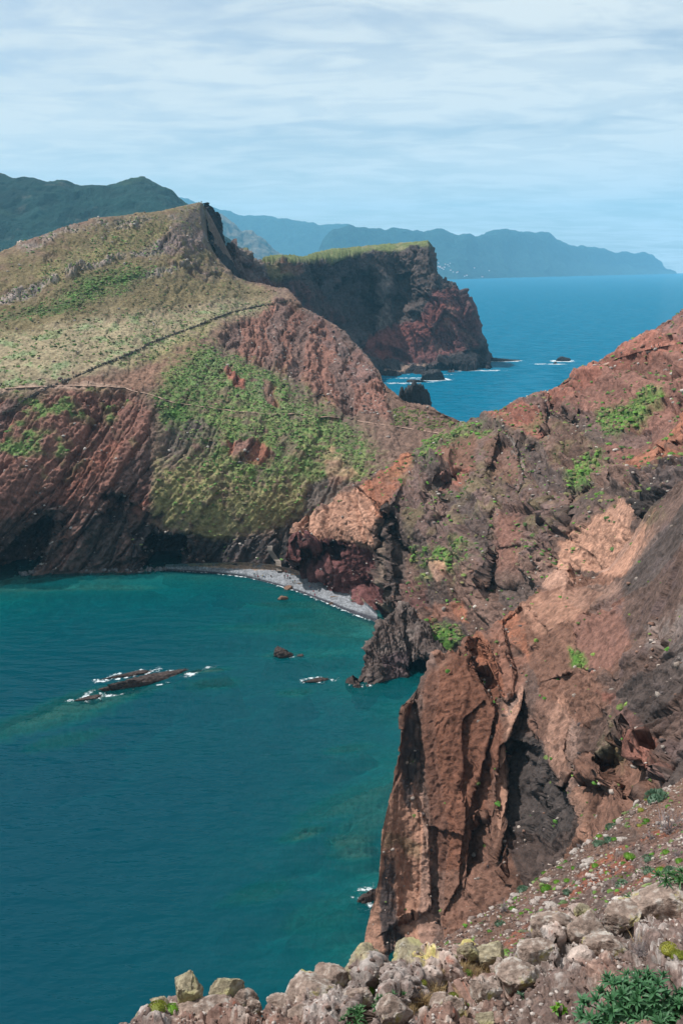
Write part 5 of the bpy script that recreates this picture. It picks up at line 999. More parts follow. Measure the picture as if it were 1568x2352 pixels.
# dry stone wall along the terrace
def stone_wall():
    src = [(13, 1657), (57, 1639), (99, 1598), (143, 1579), (191, 1553), (236, 1537)]
    src2 = [(250, 1531), (277, 1518), (319, 1502), (383, 1473), (523, 1417), (610, 1373), (697, 1338), (784, 1308), (836, 1286), (915, 1255), (1002, 1234), (1089, 1216), (1160, 1205)]
    for pts, lab in ((src, 'short dark dry stone wall running down from the footpath'), (src2, 'long dark dry stone wall climbing the terrace from the footpath')):
        q = drape(HILL, [V2(*a) for a in pts], 120, 0, 5); L = np.concatenate([[0], np.cumsum(np.linalg.norm(np.diff(q, axis=0), axis=1))])
        r = np.random.default_rng(len(pts)); Vs, Fs, cs, o0 = [], [], [], 0; base, F = ico(1)
        s_ = 0.0
        while s_ < L[-1]:
            c = np.array([np.interp(s_, L, q[:, k]) for k in range(3)]); hgt = r.uniform(.35, 1.05) if r.random() > .08 else -1
            z = -.2
            while z < hgt:
                sz = r.uniform(.28, .5); V = base * r.uniform(.8, 1.15, (len(base), 1)) * np.array([sz, sz * .9, sz * .7]); Vs.append(V + c + np.array([r.normal(0, .1), r.normal(0, .2), z + sz * .4])); Fs.append(F + o0); o0 += len(base)
                cs.append(np.repeat((C(98, 92, 86) * r.uniform(.6, 1.4))[None], len(base), 0)); z += sz * .95
            s_ += r.uniform(.55, .85)
        o = link('stone_wall', np_mesh('stone_wall', np.concatenate(Vs), np.concatenate(Fs), MAT_LOOSE, col=np.concatenate(cs) * DIM)); tag(o, lab, 'wall')
stone_wall()
def box_mesh(name, x, y, z, mat, bev=.02):
    b = bmesh.new(); bmesh.ops.create_cube(b, size=1.0)
    for v in b.verts: v.co = Vector((v.co.x * x, v.co.y * y, v.co.z * z))
    if bev: bmesh.ops.bevel(b, geom=b.edges[:], offset=bev, segments=1, affect='EDGES')
    me = bpy.data.meshes.new(name); b.to_mesh(me); b.free(); me.materials.append(mat); return me
# stairs down to the beach
MAT_STEP = flat_mat('stair_stone', C(150, 138, 128) * .8, .9, .25, 2.0)
st = [V2(1080, 2187), V2(1081, 2202), V2(1102, 2236), V2(1114, 2246), V2(1118, 2282)]
q = np.array([HILL.locate(a, b)[0] for a, b in st]); q[-1] = BEACH.locate(*V2(1118, 2284))[0]
root = empty('stone_stairs', q[-1]); tag(root, 'flight of pale stone stairs climbing the cliff from the beach', 'stairs')
L = np.linspace(0, len(q) - 1, 30); sm_ = box_mesh('step', 2.0, .8, .34, MAT_STEP)
for k, t in enumerate(L):
    c = np.array([np.interp(t, range(len(q)), q[:, j]) for j in range(3)])
    o = link('step', sm_, root); o.location = (c[0] - q[-1][0], c[1] - q[-1][1] - 1.3, c[2] - q[-1][2] + .35); o.rotation_euler = (0, 0, random.uniform(-.1, .1))
# driftwood at the top of the beach
MAT_WOOD = flat_mat('driftwood', C(170, 140, 112) * .85, .9, .3, 1.5)
def log_mesh(seed, L, r0):
    r = np.random.default_rng(seed); n, k = 6, 6; a = np.arange(k) / k * 6.283; Vs = []
    for i in range(n):
        t = i / (n - 1); rr = r0 * (1 - .5 * t) * r.uniform(.85, 1.15); cx = np.array([(t - .5) * L, r.normal(0, .06), r.normal(0, .05)])
        Vs.append(np.stack([np.full(k, cx[0]), cx[1] + rr * np.cos(a), cx[2] + rr * np.sin(a)], 1))
    V = np.concatenate(Vs); F = [[i * k + j, i * k + (j + 1) % k, (i + 1) * k + (j + 1) % k, (i + 1) * k + j] for i in range(n - 1) for j in range(k)]
    V = np.concatenate([V, [[-L / 2, 0, 0], [L / 2, 0, 0]]]); tri = []
    return np_mesh('log', V, np.array(F + [[n * k, j, (j + 1) % k, (j + 1) % k] for j in range(0)], np.int32), MAT_WOOD)
logs = [log_mesh(700 + k, 2.4 + .5 * k, .16) for k in range(4)]
c, _ = BEACH.locate(*V2(923, 2268)); root = empty('driftwood_pile', c); tag(root, 'pale pile of driftwood heaped at the top of the beach', 'driftwood')
for k in range(26):
    o = link('log', random.choice(logs), root); o.location = (random.uniform(-3.2, 3.2), random.uniform(-.6, 1.0), random.uniform(.1, .8)); o.rotation_euler = (random.uniform(-.15, .15), random.uniform(-.2, .2), random.uniform(-.7, .7))
for k, (x, y) in enumerate([(1201, 2336), (1338, 2388), (1180, 2300), (1262, 2322), (1325, 2356)]):
    c, _ = BEACH.locate(*V2(x, y)); o = link('driftwood_log', random.choice(logs)); o.location = (c[0], c[1], c[2] + .15); o.rotation_euler = (0, 0, random.uniform(-.6, .6))
    tag(o, 'single bleached driftwood log lying on the shingle', 'driftwood', 'single logs on the shingle')

# ------------------------------------------------------------------ people
def skin_mesh(name, pts, edges, radii):
    me = bpy.data.meshes.new(name); me.from_pydata([Vector(p_) for p_ in pts], edges, [])
    o = bpy.data.objects.new(name, me); COL.objects.link(o)
    m = o.modifiers.new('s', 'SKIN'); m.use_smooth_shade = True
    for v, r in zip(me.skin_vertices[0].data, radii): v.radius = (r, r * .82) if isinstance(r, float) else r
    me.skin_vertices[0].data[0].use_root = True
    o.modifiers.new('d', 'SUBSURF').levels = 1
    dg = bpy.context.evaluated_depsgraph_get(); ev = o.evaluated_get(dg); new = bpy.data.meshes.new_from_object(ev)
    bpy.data.objects.remove(o); bpy.data.meshes.remove(me); return new
def body(pose):
    if pose == 'sit':
        J = dict(pel=(0, 0, .16), sp=(0, .06, .38), ch=(0, .04, .58), nk=(0, .02, .72), hd=(0, 0, .80), tp=(0, 0, .95),
                 ls=(-.17, .04, .62), le=(-.26, -.06, .42), lw=(-.2, -.24, .36), lh=(-.16, -.32, .37), rs=(.17, .04, .62), re=(.27, -.02, .40), rw=(.2, -.22, .34), rh=(.15, -.3, .36),
                 lp=(-.1, -.04, .14), lk=(-.16, -.42, .40), la=(-.15, -.66, .08), lt=(-.15, -.8, .04), rp=(.1, -.04, .14), rk=(.16, -.45, .34), ra=(.16, -.72, .08), rt=(.17, -.86, .05))
    else:
        w = .22 if pose == 'walk' else .03
        J = dict(pel=(0, 0, .94), sp=(0, .0, 1.12), ch=(0, .01, 1.32), nk=(0, 0, 1.47), hd=(0, -.01, 1.56), tp=(0, -.01, 1.70),
                 ls=(-.18, 0, 1.40), le=(-.25, .02 + w * .5, 1.13), lw=(-.24, -.08 + w * .6, .92), lh=(-.23, -.12 + w * .6, .80), rs=(.18, 0, 1.40), re=(.25, .02 - w * .4, 1.13), rw=(.24, -.10 - w * .7, .94), rh=(.22, -.14 - w * .7, .83),
                 lp=(-.09, 0, .90), lk=(-.1, -.03 - w, .50), la=(-.1, .03 - w, .09), lt=(-.11, -.12 - w, .04), rp=(.09, 0, .90), rk=(.1, -.03 + w * .3, .50), ra=(.1, .04 + w * 1.3, .10 + w * .2), rt=(.11, -.1 + w * 1.2, .04))
    R = dict(pel=.15, sp=.125, ch=.15, nk=.06, hd=.10, tp=.085, ls=.075, le=.05, lw=.038, lh=.032, rs=.075, re=.05, rw=.038, rh=.032, lp=.095, lk=.065, la=.045, lt=.04, rp=.095, rk=.065, ra=.045, rt=.04)
    E = [('pel', 'sp'), ('sp', 'ch'), ('ch', 'nk'), ('nk', 'hd'), ('hd', 'tp'), ('ch', 'ls'), ('ls', 'le'), ('le', 'lw'), ('lw', 'lh'), ('ch', 'rs'), ('rs', 're'), ('re', 'rw'), ('rw', 'rh'), ('pel', 'lp'), ('lp', 'lk'), ('lk', 'la'), ('la', 'lt'), ('pel', 'rp'), ('rp', 'rk'), ('rk', 'ra'), ('ra', 'rt')]
    ks = list(J); me = skin_mesh('person_body', [J[k] for k in ks], [(ks.index(a), ks.index(b)) for a, b in E], [float(R[k]) for k in ks])
    # clothing zones by nearest limb
    seg = {'hair': [('hd', 'tp')], 'skin': [('nk', 'hd'), ('le', 'lw'), ('lw', 'lh'), ('re', 'rw'), ('rw', 'rh')], 'shirt': [('sp', 'ch'), ('ch', 'nk'), ('ch', 'ls'), ('ls', 'le'), ('ch', 'rs'), ('rs', 're')], 'trousers': [('pel', 'sp'), ('pel', 'lp'), ('lp', 'lk'), ('lk', 'la'), ('pel', 'rp'), ('rp', 'rk'), ('rk', 'ra')], 'shoe': [('la', 'lt'), ('ra', 'rt')]}
    names = list(seg); idx = []
    for pl in me.polygons:
        c = pl.center; best = (9, 0)
        for ni, nm in enumerate(names):
            for a, b in seg[nm]:
                A, B = Vector(J[a]), Vector(J[b]); t = max(0, min(1, (c - A).dot(B - A) / (B - A).length_squared)); d = (c - A - t * (B - A)).length / (R[a] * (1 - t) + R[b] * t)
                if d < best[0]: best = (d, ni)
        ni = best[1]
        if names[ni] == 'hair' and c.y < J['hd'][1] - .02 and c.z < J['tp'][2] - .03: ni = 1
        idx.append(ni)
    me.materials.clear()
    for k in range(5): me.materials.append(None)
    me.polygons.foreach_set('material_index', np.array(idx, np.int32)); return me
BODY = {k: body(k) for k in ('stand', 'walk', 'sit')}
CLOTH = {k: flat_mat('cloth_' + k, C(*v) * .9, .85, .1) for k, v in dict(red=(200, 50, 60), black=(34, 34, 40), white=(225, 225, 222), blue=(50, 110, 160), teal=(40, 130, 140), navy=(40, 48, 72), grey=(120, 122, 126), pink=(220, 90, 120), khaki=(150, 136, 104), yellow=(200, 190, 70), green=(60, 110, 70)).items()}
SKIN = flat_mat('skin', C(206, 158, 130) * .9, .6, .05); HAIR = [flat_mat('dark_hair', C(46, 36, 30), .7), flat_mat('fair_hair', C(140, 110, 70), .7)]; SHOE = flat_mat('shoe', C(60, 56, 54), .8)
PACK = {c_: box_mesh('backpack', .32, .2, .46, CLOTH[c_], .06) for c_ in ('black', 'navy', 'red', 'teal')}
def person(pos, pose, shirt, trousers, rz, label, group=None, pack=None, hair=0, scale=1.0):
    o = link('person', BODY[pose]); o.location = [float(x) for x in pos]; o.rotation_euler = (0, 0, rz); o.scale = (scale,) * 3
    for i, m in enumerate((HAIR[hair], SKIN, CLOTH[shirt], CLOTH[trousers], SHOE)): o.material_slots[i].link = 'OBJECT'; o.material_slots[i].material = m
    if pack:
        b = link('backpack', PACK[pack], o); b.location = (0, .2, 1.25) if pose != 'sit' else (0, .25, .5)
    tag(o, label, 'person', group); return o
def beach_at(x, y): return BEACH.locate(*V2(1000 + x / 3.136, 2200 + y / 3.136))[0]
BP = [(53, 340, 'stand', 'teal', 'black', .3, 'person in a teal top standing at the far end of the beach'), (90, 340, 'stand', 'black', 'navy', 2, 'person in dark clothes beside the teal top at the water edge'), (98, 372, 'stand', 'red', 'khaki', 1, 'person in a red top stepping into the first small wave'),
      (155, 340, 'sit', 'yellow', 'grey', 1, 'person in a yellow top sitting on the shingle'), (175, 346, 'sit', 'blue', 'grey', 2, 'person in a blue top sitting beside the yellow top'), (262, 340, 'sit', 'black', 'black', .5, 'person in black sitting alone on the open shingle'),
      (430, 362, 'stand', 'black', 'black', 0, 'person in black standing on the beach below the stairs'), (452, 312, 'stand', 'red', 'grey', 1, 'person in a red top standing by the cave rock'), (512, 325, 'stand', 'black', 'grey', 2, 'person in a black top leaning near the cave rock'), (475, 368, 'stand', 'pink', 'black', .8, 'person in a pink top among bags on the shingle'), (497, 358, 'sit', 'black', 'navy', 2.5, 'person in black sitting beside the pink top'),
      (535, 428, 'walk', 'teal', 'navy', -1.2, 'person in a teal top walking by the brown boulder'), (565, 422, 'walk', 'black', 'khaki', -1.2, 'person in a black top walking behind the teal top'), (745, 480, 'sit', 'red', 'blue', 1.2, 'person in a red top sitting in the middle of the beach'), (858, 518, 'sit', 'white', 'navy', .6, 'person in a white top sitting low on the shingle'),
      (937, 470, 'stand', 'red', 'black', .2, 'person in a red top standing with the white top'), (967, 498, 'stand', 'white', 'black', -.4, 'person in a white top standing with the red top'), (792, 562, 'stand', 'red', 'white', .2, 'person in a red top standing at the water line'), (808, 586, 'walk', 'white', 'pink', .5, 'person in a white top paddling beside the red top')]
for x, y, po, sh, trz, rz, lab in BP: person(beach_at(x, y), po, sh, trz, rz, lab, hair=(int(x) % 3 == 0))
def hill_at(S, v):
    p_, _ = S.locate(*v); return p_ + np.array([0, 0, .55])
PP = [(5, 232, 'walk', 'white', 'black'), (20, 230, 'walk', 'grey', 'navy'), (77, 236, 'walk', 'navy', 'black'), (123, 236, 'walk', 'white', 'black'), (703, 184, 'stand', 'teal', 'navy'), (780, 178, 'stand', 'white', 'black'), (795, 176, 'walk', 'white', 'grey'), (823, 168, 'stand', 'blue', 'black'), (852, 200, 'walk', 'white', 'black'), (1120, 202, 'walk', 'black', 'navy'), (1315, 222, 'walk', 'black', 'black')]
for i, (x, y, po, sh, trz) in enumerate(PP):
    person(hill_at(HILL, V2(x / 3.136, 1480 + y / 3.136)), po, sh, trz, random.choice((1.57, -1.57)), ['hiker in %s top and %s trousers on the terrace footpath' % (sh, trz)][0], 'hikers on the terrace footpath', 'black' if i % 2 else None)
person(hill_at(HILL, (306, 903)), 'walk', 'red', 'grey', 1.57, 'hiker in a red top going down the steps off the terrace', pack='black')
for i, (dx_, sh) in enumerate(((0, 'black'), (3, 'white'))): person(hill_at(HILL, (534 + dx_, 946)), 'walk', sh, 'black', 1.57, 'hiker in a %s top on the narrow trail across the green slope' % sh, 'hikers on the trail', 'navy')
person(hill_at(HILL, (770, 962)), 'walk', 'grey', 'black', -1.57, 'hiker in a grey top on the trail near the pale rockfall')
for i, (x, y, sh, trz, lab) in enumerate([(500, 508, 'black', 'grey', 'hiker in black at the lower end of the ridge path'), (603, 466, 'red', 'navy', 'hiker in a red top on the ridge path'), (797, 386, 'black', 'khaki', 'hiker with a dark top and khaki trousers on the ridge path'), (957, 330, 'teal', 'navy', 'hiker in a teal top on the ridge path'), (1255, 262, 'white', 'black', 'hiker in a white top with two others on the ridge path'), (1288, 255, 'black', 'black', 'hiker all in black between two others on the ridge path'), (1322, 242, 'grey', 'black', 'hiker in a grey top behind two others on the ridge path')]):
    person(hill_at(SIDE, V2(2100 + x / 2.485, 1300 + y / 2.485)), 'walk', sh, trz, 1.4, lab, pack='black' if i % 2 else None)
for i, (x, y) in enumerate(((1643, 981), (1690, 979), (1626, 986))): person(ray_pt(*V2(x, y), 1252) + np.array([0, 0, -1.2]), 'stand', ('black', 'red', 'grey')[i], 'black', 0, 'tiny hiker in a %s top on the flat top of the headland' % ('black', 'red', 'grey')[i])

# ------------------------------------------------------------------ summit pillar, van, poles, far houses, dinghy
MAT_WHITE = flat_mat('white_paint', (.75, .75, .72), .7, .08, 3)
pk = ray_pt(462, 469, 799)
root = empty('summit_pillar', pk); tag(root, 'white survey pillar on the very summit of the crag', 'pillar')
def cone(name, r0, r1, h, mat, parent, z=0, n=16):
    b = bmesh.new(); bmesh.ops.create_cone(b, cap_ends=True, segments=n, radius1=r0, radius2=r1, depth=h); me = bpy.data.meshes.new(name); b.to_mesh(me); b.free(); me.materials.append(mat)
    o = link(name, me, parent); o.location = (0, 0, z + h / 2); return o
cone('plinth', 1.1, 1.1, .9, MAT_WHITE, root, -.6); cone('shaft', .75, .55, 1.7, MAT_WHITE, root, .3); cone('cap', .62, .62, .16, MAT_WHITE, root, 2.0)
person(pk + np.array([.5, -.2, 1.0]), 'stand', 'teal', 'navy', 0, 'person standing at the white survey pillar on the summit')
GLASS = flat_mat('dark_glass', C(30, 36, 42), .2); TYRE = flat_mat('tyre_rubber', C(28, 28, 28), .9)
def van(loc, rz, paint, lab):
    root = empty('parked_van', loc, rz); tag(root, lab, 'van')
    b = bmesh.new(); prof = [(-2.4, .35), (2.3, .35), (2.45, .9), (1.7, 1.15), (1.15, 2.0), (-2.35, 2.1), (-2.45, 1.2)]
    vs = [[b.verts.new((x, s_ * .9, z)) for x, z in prof] for s_ in (-1, 1)]; n = len(prof)
    b.faces.new(vs[0][::-1]); b.faces.new(vs[1])
    for i in range(n): b.faces.new((vs[0][i], vs[0][(i + 1) % n], vs[1][(i + 1) % n], vs[1][i]))
    bmesh.ops.bevel(b, geom=b.edges[:], offset=.08, segments=2, affect='EDGES'); me = bpy.data.meshes.new('body'); b.to_mesh(me); b.free(); me.materials.append(paint); link('body', me, root)
    for s_ in (-1, 1):
        w = link('side_window', box_mesh('side_window', 2.6, .04, .5, GLASS), root); w.location = (-.6, s_ * .91, 1.6)
        for x in (-1.5, 1.5):
            o = cone('wheel', .36, .36, .24, TYRE, root, 0); o.location = (x, s_ * .82, .36); o.rotation_euler = (math.pi / 2, 0, 0)
    w = link('windscreen', box_mesh('windscreen', .04, 1.5, .8, GLASS), root); w.location = (1.47, 0, 1.6); w.rotation_euler = (0, -.57, 0)
vp = ray_pt(610, 599, 985); van(vp - np.array([0, 0, .3]), .2, MAT_WHITE, 'white van parked on the neck of land before the headland')
vp = ray_pt(598, 600, 990); van(vp - np.array([0, 0, .3]), 1.2, flat_mat('orange_red_paint', C(196, 92, 64), .5, .05), 'orange red van parked behind the white van')
MAT_POLE = flat_mat('pole_wood', C(150, 150, 148), .8)
for (x, y, d, h) in ((5, 592, 604, 5.2), (74, 570, 640, 3.6), (111, 556, 655, 3.2)):
    root = empty('utility_pole', ray_pt(x, y, d) - np.array([0, 0, .8])); tag(root, 'thin pale pole standing on the hill skyline', 'pole', 'poles on the hill skyline')
    cone('post', .14, .10, h + .8, MAT_POLE, root, 0, 8); o = link('crossarm', box_mesh('crossarm', 1.2, .1, .12, MAT_POLE), root); o.location = (0, 0, h + .3)
MAT_ROOF = flat_mat('roof_tiles', C(170, 110, 90), .8)
def house(loc, sx, sy, h, rz):
    root = empty('far_house', loc, rz); o = link('wall', box_mesh('wall', sx, sy, h, MAT_WHITE, 0), root); o.location = (0, 0, h / 2)
    b = bmesh.new(); v = [b.verts.new(q_) for q_ in ((-sx / 2 - 1, -sy / 2 - 1, 0), (sx / 2 + 1, -sy / 2 - 1, 0), (sx / 2 + 1, sy / 2 + 1, 0), (-sx / 2 - 1, sy / 2 + 1, 0), (-sx / 2, 0, h * .45), (sx / 2, 0, h * .45))]
    for f in ((0, 1, 5, 4), (2, 3, 4, 5), (1, 2, 5), (3, 0, 4), (3, 2, 1, 0)): b.faces.new([v[i] for i in f])
    me = bpy.data.meshes.new('roof'); b.to_mesh(me); b.free(); me.materials.append(MAT_ROOF); o = link('roof', me, root); o.location = (0, 0, h + .01)
    tag(root, 'tiny white house on the slope of the far coast', 'house', 'houses on the far coast')
hr = random.Random(5)
for k in range(22):
    if k < 16: x, y = hr.uniform(1752, 1830), hr.uniform(1050, 1095)
    else: x, y = hr.uniform(1850, 1960), hr.uniform(1060, 1110)
    y = min(y, 1050 + (x - 1740) * .55 + 10)
    p_, _ = COAST.locate(*V2(x, y)); house(p_, hr.uniform(9, 15), hr.uniform(8, 11), hr.uniform(6, 9), hr.uniform(-.5, .5))
# dinghy on the shingle
c = beach_at(1305, 632); root = empty('dinghy', c, .5); tag(root, 'small white and green dinghy pulled up at the end of the beach', 'boat')
b = bmesh.new(); bmesh.ops.create_uvsphere(b, u_segments=24, v_segments=12, radius=1)
bmesh.ops.delete(b, geom=[v for v in b.verts if v.co.z > .12], context='VERTS')
for v in b.verts: v.co = Vector((v.co.x * 1.5 * (1 if v.co.x < 0 else 1.15), v.co.y * .72, v.co.z * .5 + .5))
me = bpy.data.meshes.new('hull'); b.to_mesh(me); b.free(); me.materials.append(MAT_WHITE); hull = link('hull', me, root)
m_ = hull.modifiers.new('t', 'SOLIDIFY'); m_.thickness = .06
for x in (-.5, .4): o = link('thwart', box_mesh('thwart', .3, 1.2, .06, CLOTH['green']), root); o.location = (x, 0, .42)
rim = []
for k in range(32):
    a = k / 32 * 6.283; rim.append((1.52 * math.cos(a) * (1 if math.cos(a) < 0 else 1.15), .74 * math.sin(a), .56))
V = []; F = []
for k in range(32):
    a = k / 32 * 6.283
    for j in range(6):
        t = j / 6 * 6.283; V.append((rim[k][0] + .09 * math.cos(t) * math.cos(a), rim[k][1] + .09 * math.cos(t) * math.sin(a), rim[k][2] + .09 * math.sin(t)))
        F.append((k * 6 + j, ((k + 1) % 32) * 6 + j, ((k + 1) % 32) * 6 + (j + 1) % 6, k * 6 + (j + 1) % 6))
link('gunwale', np_mesh('gunwale', V, F, CLOTH['green']), root)

# ------------------------------------------------------------------ boulders at the photographer's feet
def near_boulder(seed, px, py, w, h, d, mat, label, depth=None, rz=None, sub=5, name='boulder', rough=.1, sinkfrac=.0):
    if seed < 830: w, h, py = w * 1.15, h * 1.2, py - .1 * h
    wm, hm = metres(w, px, py, d) / 2, metres(h, px, py, d) / 2
    return rock(name, seed, ray_pt(px, py, d), (wm, depth or wm * .85, hm * 1.08), mat, rz=rz if rz is not None else random.uniform(-.3, .3), sub=sub, rough=rough, label=label, cat='rock')
NB = [(801, 430, 2290, 66, 92, 8.65, MAT_YBOULDER, 'upright lichen covered boulder balanced on the lip'), (802, 513, 2284, 84, 66, 8.7, MAT_YBOULDER, 'broad pale yellow boulder next to the upright one'), (803, 555, 2310, 62, 52, 8.6, MAT_BOULDER, 'grey boulder wedged under the broad pale yellow one'), (804, 470, 2335, 130, 64, 8.45, MAT_BOULDER, 'low rust stained rock under the two pale boulders'),
      (805, 374, 2322, 54, 48, 8.5, MAT_YBOULDER, 'small rounded yellowish boulder behind a flowering cushion'), (806, 338, 2345, 72, 44, 8.35, MAT_YBOULDER, 'low rounded yellowish boulder at the end of the lip'), (807, 584, 2325, 30, 44, 8.5, MAT_BOULDER, 'narrow dark stone at the drop beside the grey boulder'),
      (811, 838, 2228, 92, 76, 9.05, MAT_YBOULDER, 'peaked pale boulder with yellow crown on the lip'), (812, 872, 2238, 38, 48, 8.9, MAT_BOULDER, 'small pointed stone beside the peaked boulder'), (813, 871, 2258, 34, 36, 8.7, MAT_YBOULDER, 'round yellow stone below the small pointed stone'), (814, 962, 2222, 130, 64, 9.2, MAT_YBOULDER, 'long boulder with a yellow crown of lichen'), (815, 1028, 2208, 56, 36, 9.4, MAT_YBOULDER, 'flat stone against the end of the long boulder'),
      (816, 1076, 2188, 50, 40, 9.6, MAT_YBOULDER, 'rust streaked stone with bright yellow cap'), (817, 1128, 2204, 70, 44, 9.6, MAT_YBOULDER, 'yellow patched stone in front of the dry grass'), (818, 700, 2290, 130, 64, 8.7, MAT_BOULDER, 'rough grey boulder beside the notch in the lip'), (819, 765, 2262, 80, 54, 8.9, MAT_BOULDER, 'grey boulder between the rough one and the peaked one'), (820, 650, 2315, 70, 50, 8.5, MAT_BOULDER, 'brown grey boulder at the edge of the notch'),
      (821, 1290, 2150, 120, 96, 9.6, MAT_BOULDER, 'tall pale outcrop boulder beside the gravel'), (822, 1230, 2195, 90, 72, 9.1, MAT_BOULDER, 'grey boulder leaning on the tall pale outcrop'), (823, 1355, 2150, 90, 74, 9.3, MAT_BOULDER, 'blocky pale boulder right of the tall outcrop'), (824, 1335, 2095, 44, 26, 10.2, MAT_YBOULDER, 'small yellow stone perched behind the tall outcrop'), (825, 1430, 2115, 96, 60, 9.7, MAT_BOULDER, 'grey boulder under the spiky green rosette'), (826, 1515, 2072, 150, 72, 9.9, MAT_BOULDER, 'long rounded grey boulder under the leafy plant'), (827, 1400, 2190, 110, 80, 8.7, MAT_BOULDER, 'broad pinkish grey slab above the leafy shrub'),
      (831, 905, 2330, 90, 80, 7.4, MAT_BOULDER, 'sloping grey boulder above the white flowers'), (832, 1045, 2320, 70, 84, 7.5, MAT_BOULDER, 'cracked grey boulder with a yellow flank'), (833, 1110, 2280, 90, 56, 8.0, MAT_BOULDER, 'rounded brown boulder behind the cracked one'), (834, 1010, 2300, 60, 44, 7.9, MAT_BOULDER, 'low grey stone beside the cracked boulder'), (835, 1180, 2250, 110, 60, 8.4, MAT_BOULDER, 'long grey boulder above the bare soil'), (836, 1115, 2345, 50, 36, 7.2, MAT_YBOULDER, 'yellow stone low on the bare soil'), (837, 700, 2345, 80, 46, 8.0, MAT_BOULDER, 'half buried brown stone below the rough boulder'), (838, 820, 2290, 70, 40, 8.3, MAT_BOULDER, 'flat stone below the peaked boulder')]
for a in NB: near_boulder(*a)
G5 = lambda x, y: V2(1900 + x / 1.887, 3150 + y / 1.887)
def on(S, v, dz=0.0):
    p_, _ = S.locate(*v); p_[2] += dz; return p_
for k, (x, y, w, h, lab) in enumerate([(575, 880, 150, 80, 'flat pale slab tilted on the gravel'), (860, 535, 130, 90, 'white patched rock high on the gravel'), (815, 590, 70, 60, 'white stone touching the white patched rock'), (905, 690, 60, 40, 'pale stone below a bright green cushion'), (1212, 112, 60, 110, 'upright white stone at the gravel edge'), (1385, 265, 50, 44, 'single pale stone beside the grey twigs'), (550, 690, 110, 70, 'cluster rock white on top at the gravel edge'), (670, 845, 70, 50, 'pale block behind the flat slab'), (965, 765, 40, 50, 'small upright pale stone in the gravel'), (755, 465, 110, 50, 'pale bedrock knob where the gravel drops away'), (835, 425, 50, 40, 'white stone beyond the pale bedrock knob'), (300, 800, 80, 40, 'white rock above the purple flowers'), (480, 830, 70, 40, 'pale stone left of the long green cushion'), (120, 905, 50, 40, 'white stone where the dry twigs overhang'), (625, 540, 50, 40, 'pale edge stone above the dark cliff'), (1110, 380, 90, 40, 'low grey rock below the green succulent'), (1175, 830, 60, 40, 'grey stone on the red soil patch'), (1000, 890, 46, 40, 'round grey stone above the lip'), (270, 830, 40, 36, 'small white stone by the first twigs'), (40, 965, 70, 40, 'white stone at the lower end of the gravel')]):
    v = G5(x, y + h * .3); c = on(GRAV, v, .01); d = c[1]
    wm, hm = metres(w / 1.887 * .574, *v, d) / 2, metres(h / 1.887 * .574, *v, d) / 2
    rock('boulder', 850 + k, c, (wm, wm * .8, hm), MAT_WHITESTONE, rz=random.uniform(-1, 1), sub=3, label=lab, cat='rock')

# ------------------------------------------------------------------ plants
def leaf_mat(name, rgb, rgb2):
    m, t, b, o = new_mat(name); b.inputs['Roughness'].default_value = .55; b.inputs['Specular IOR Level'].default_value = .4
    oi = N(t, 'ShaderNodeObjectInfo'); tc = N(t, 'ShaderNodeTexCoord'); nz = N(t, 'ShaderNodeTexNoise'); nz.inputs['Scale'].default_value = 14; t.links.new(tc.outputs['Object'], nz.inputs['Vector'])
    ad = N(t, 'ShaderNodeMath', operation='ADD'); t.links.new(nz.outputs[0], ad.inputs[0]); t.links.new(oi.outputs['Random'], ad.inputs[1])
    mr = N(t, 'ShaderNodeMapRange'); mr.inputs['From Min'].default_value = .4; mr.inputs['From Max'].default_value = 1.5; t.links.new(ad.outputs[0], mr.inputs['Value'])
    mx = N(t, 'ShaderNodeMix', data_type='RGBA'); t.links.new(mr.outputs[0], mx.inputs['Factor']); mx.inputs['A'].default_value = (*[float(v) for v in rgb], 1); mx.inputs['B'].default_value = (*[float(v) for v in rgb2], 1)
    t.links.new(mx.outputs['Result'], b.inputs['Base Color'])
    tl = N(t, 'ShaderNodeBsdfTranslucent'); t.links.new(mx.outputs['Result'], tl.inputs['Color']); ms = N(t, 'ShaderNodeMixShader'); ms.inputs['Fac'].default_value = .25
    t.links.new(b.outputs[0], ms.inputs[1]); t.links.new(tl.outputs[0], ms.inputs[2]); t.links.new(ms.outputs[0], o.inputs['Surface']); return m
MAT_LEAF = leaf_mat('shrub_leaf', (.022, .085, .034), (.075, .20, .075)); MAT_ALOE = leaf_mat('rosette_leaf', (.020, .075, .022), (.055, .15, .04))
MAT_CUSH = leaf_mat('cushion_leaf', (.055, .16, .008), (.13, .27, .015)); MAT_YCUSH = leaf_mat('yellow_cushion_leaf', (.13, .16, .012), (.26, .25, .03)); MAT_SUCC = leaf_mat('grey_green_leaf', (.06, .12, .07), (.13, .20, .12))
MAT_TWIG = flat_mat('grey_twig', C(150, 140, 140) * .8, .9, .3, 9); MAT_STRAW = flat_mat('dry_straw', C(176, 150, 108) * .85, .9, .3, 6); MAT_BRANCH = flat_mat('shrub_branch', C(104, 88, 78) * .8, .9, .25, 8); MAT_BLOOM = flat_mat('white_bloom', (.8, .78, .76), .7, .05)
def leaf_mesh(name, L, W, mat, curl=.25):
    t = np.array([0, .3, .65, 1.0]); w = np.array([.35, 1.0, .8, .03]) * W / 2; V = []; F = []
    for i in range(4):
        y = t[i] * L; z = -curl * L * t[i] ** 2
        V += [(-w[i], y, z + w[i] * .35), (0, y, z), (w[i], y, z + w[i] * .35)]
    for i in range(3): F += [(3 * i, 3 * i + 1, 3 * i + 4, 3 * i + 3), (3 * i + 1, 3 * i + 2, 3 * i + 5, 3 * i + 4)]
    return V, F, np_mesh(name, V, np.array(F, np.int32), mat)
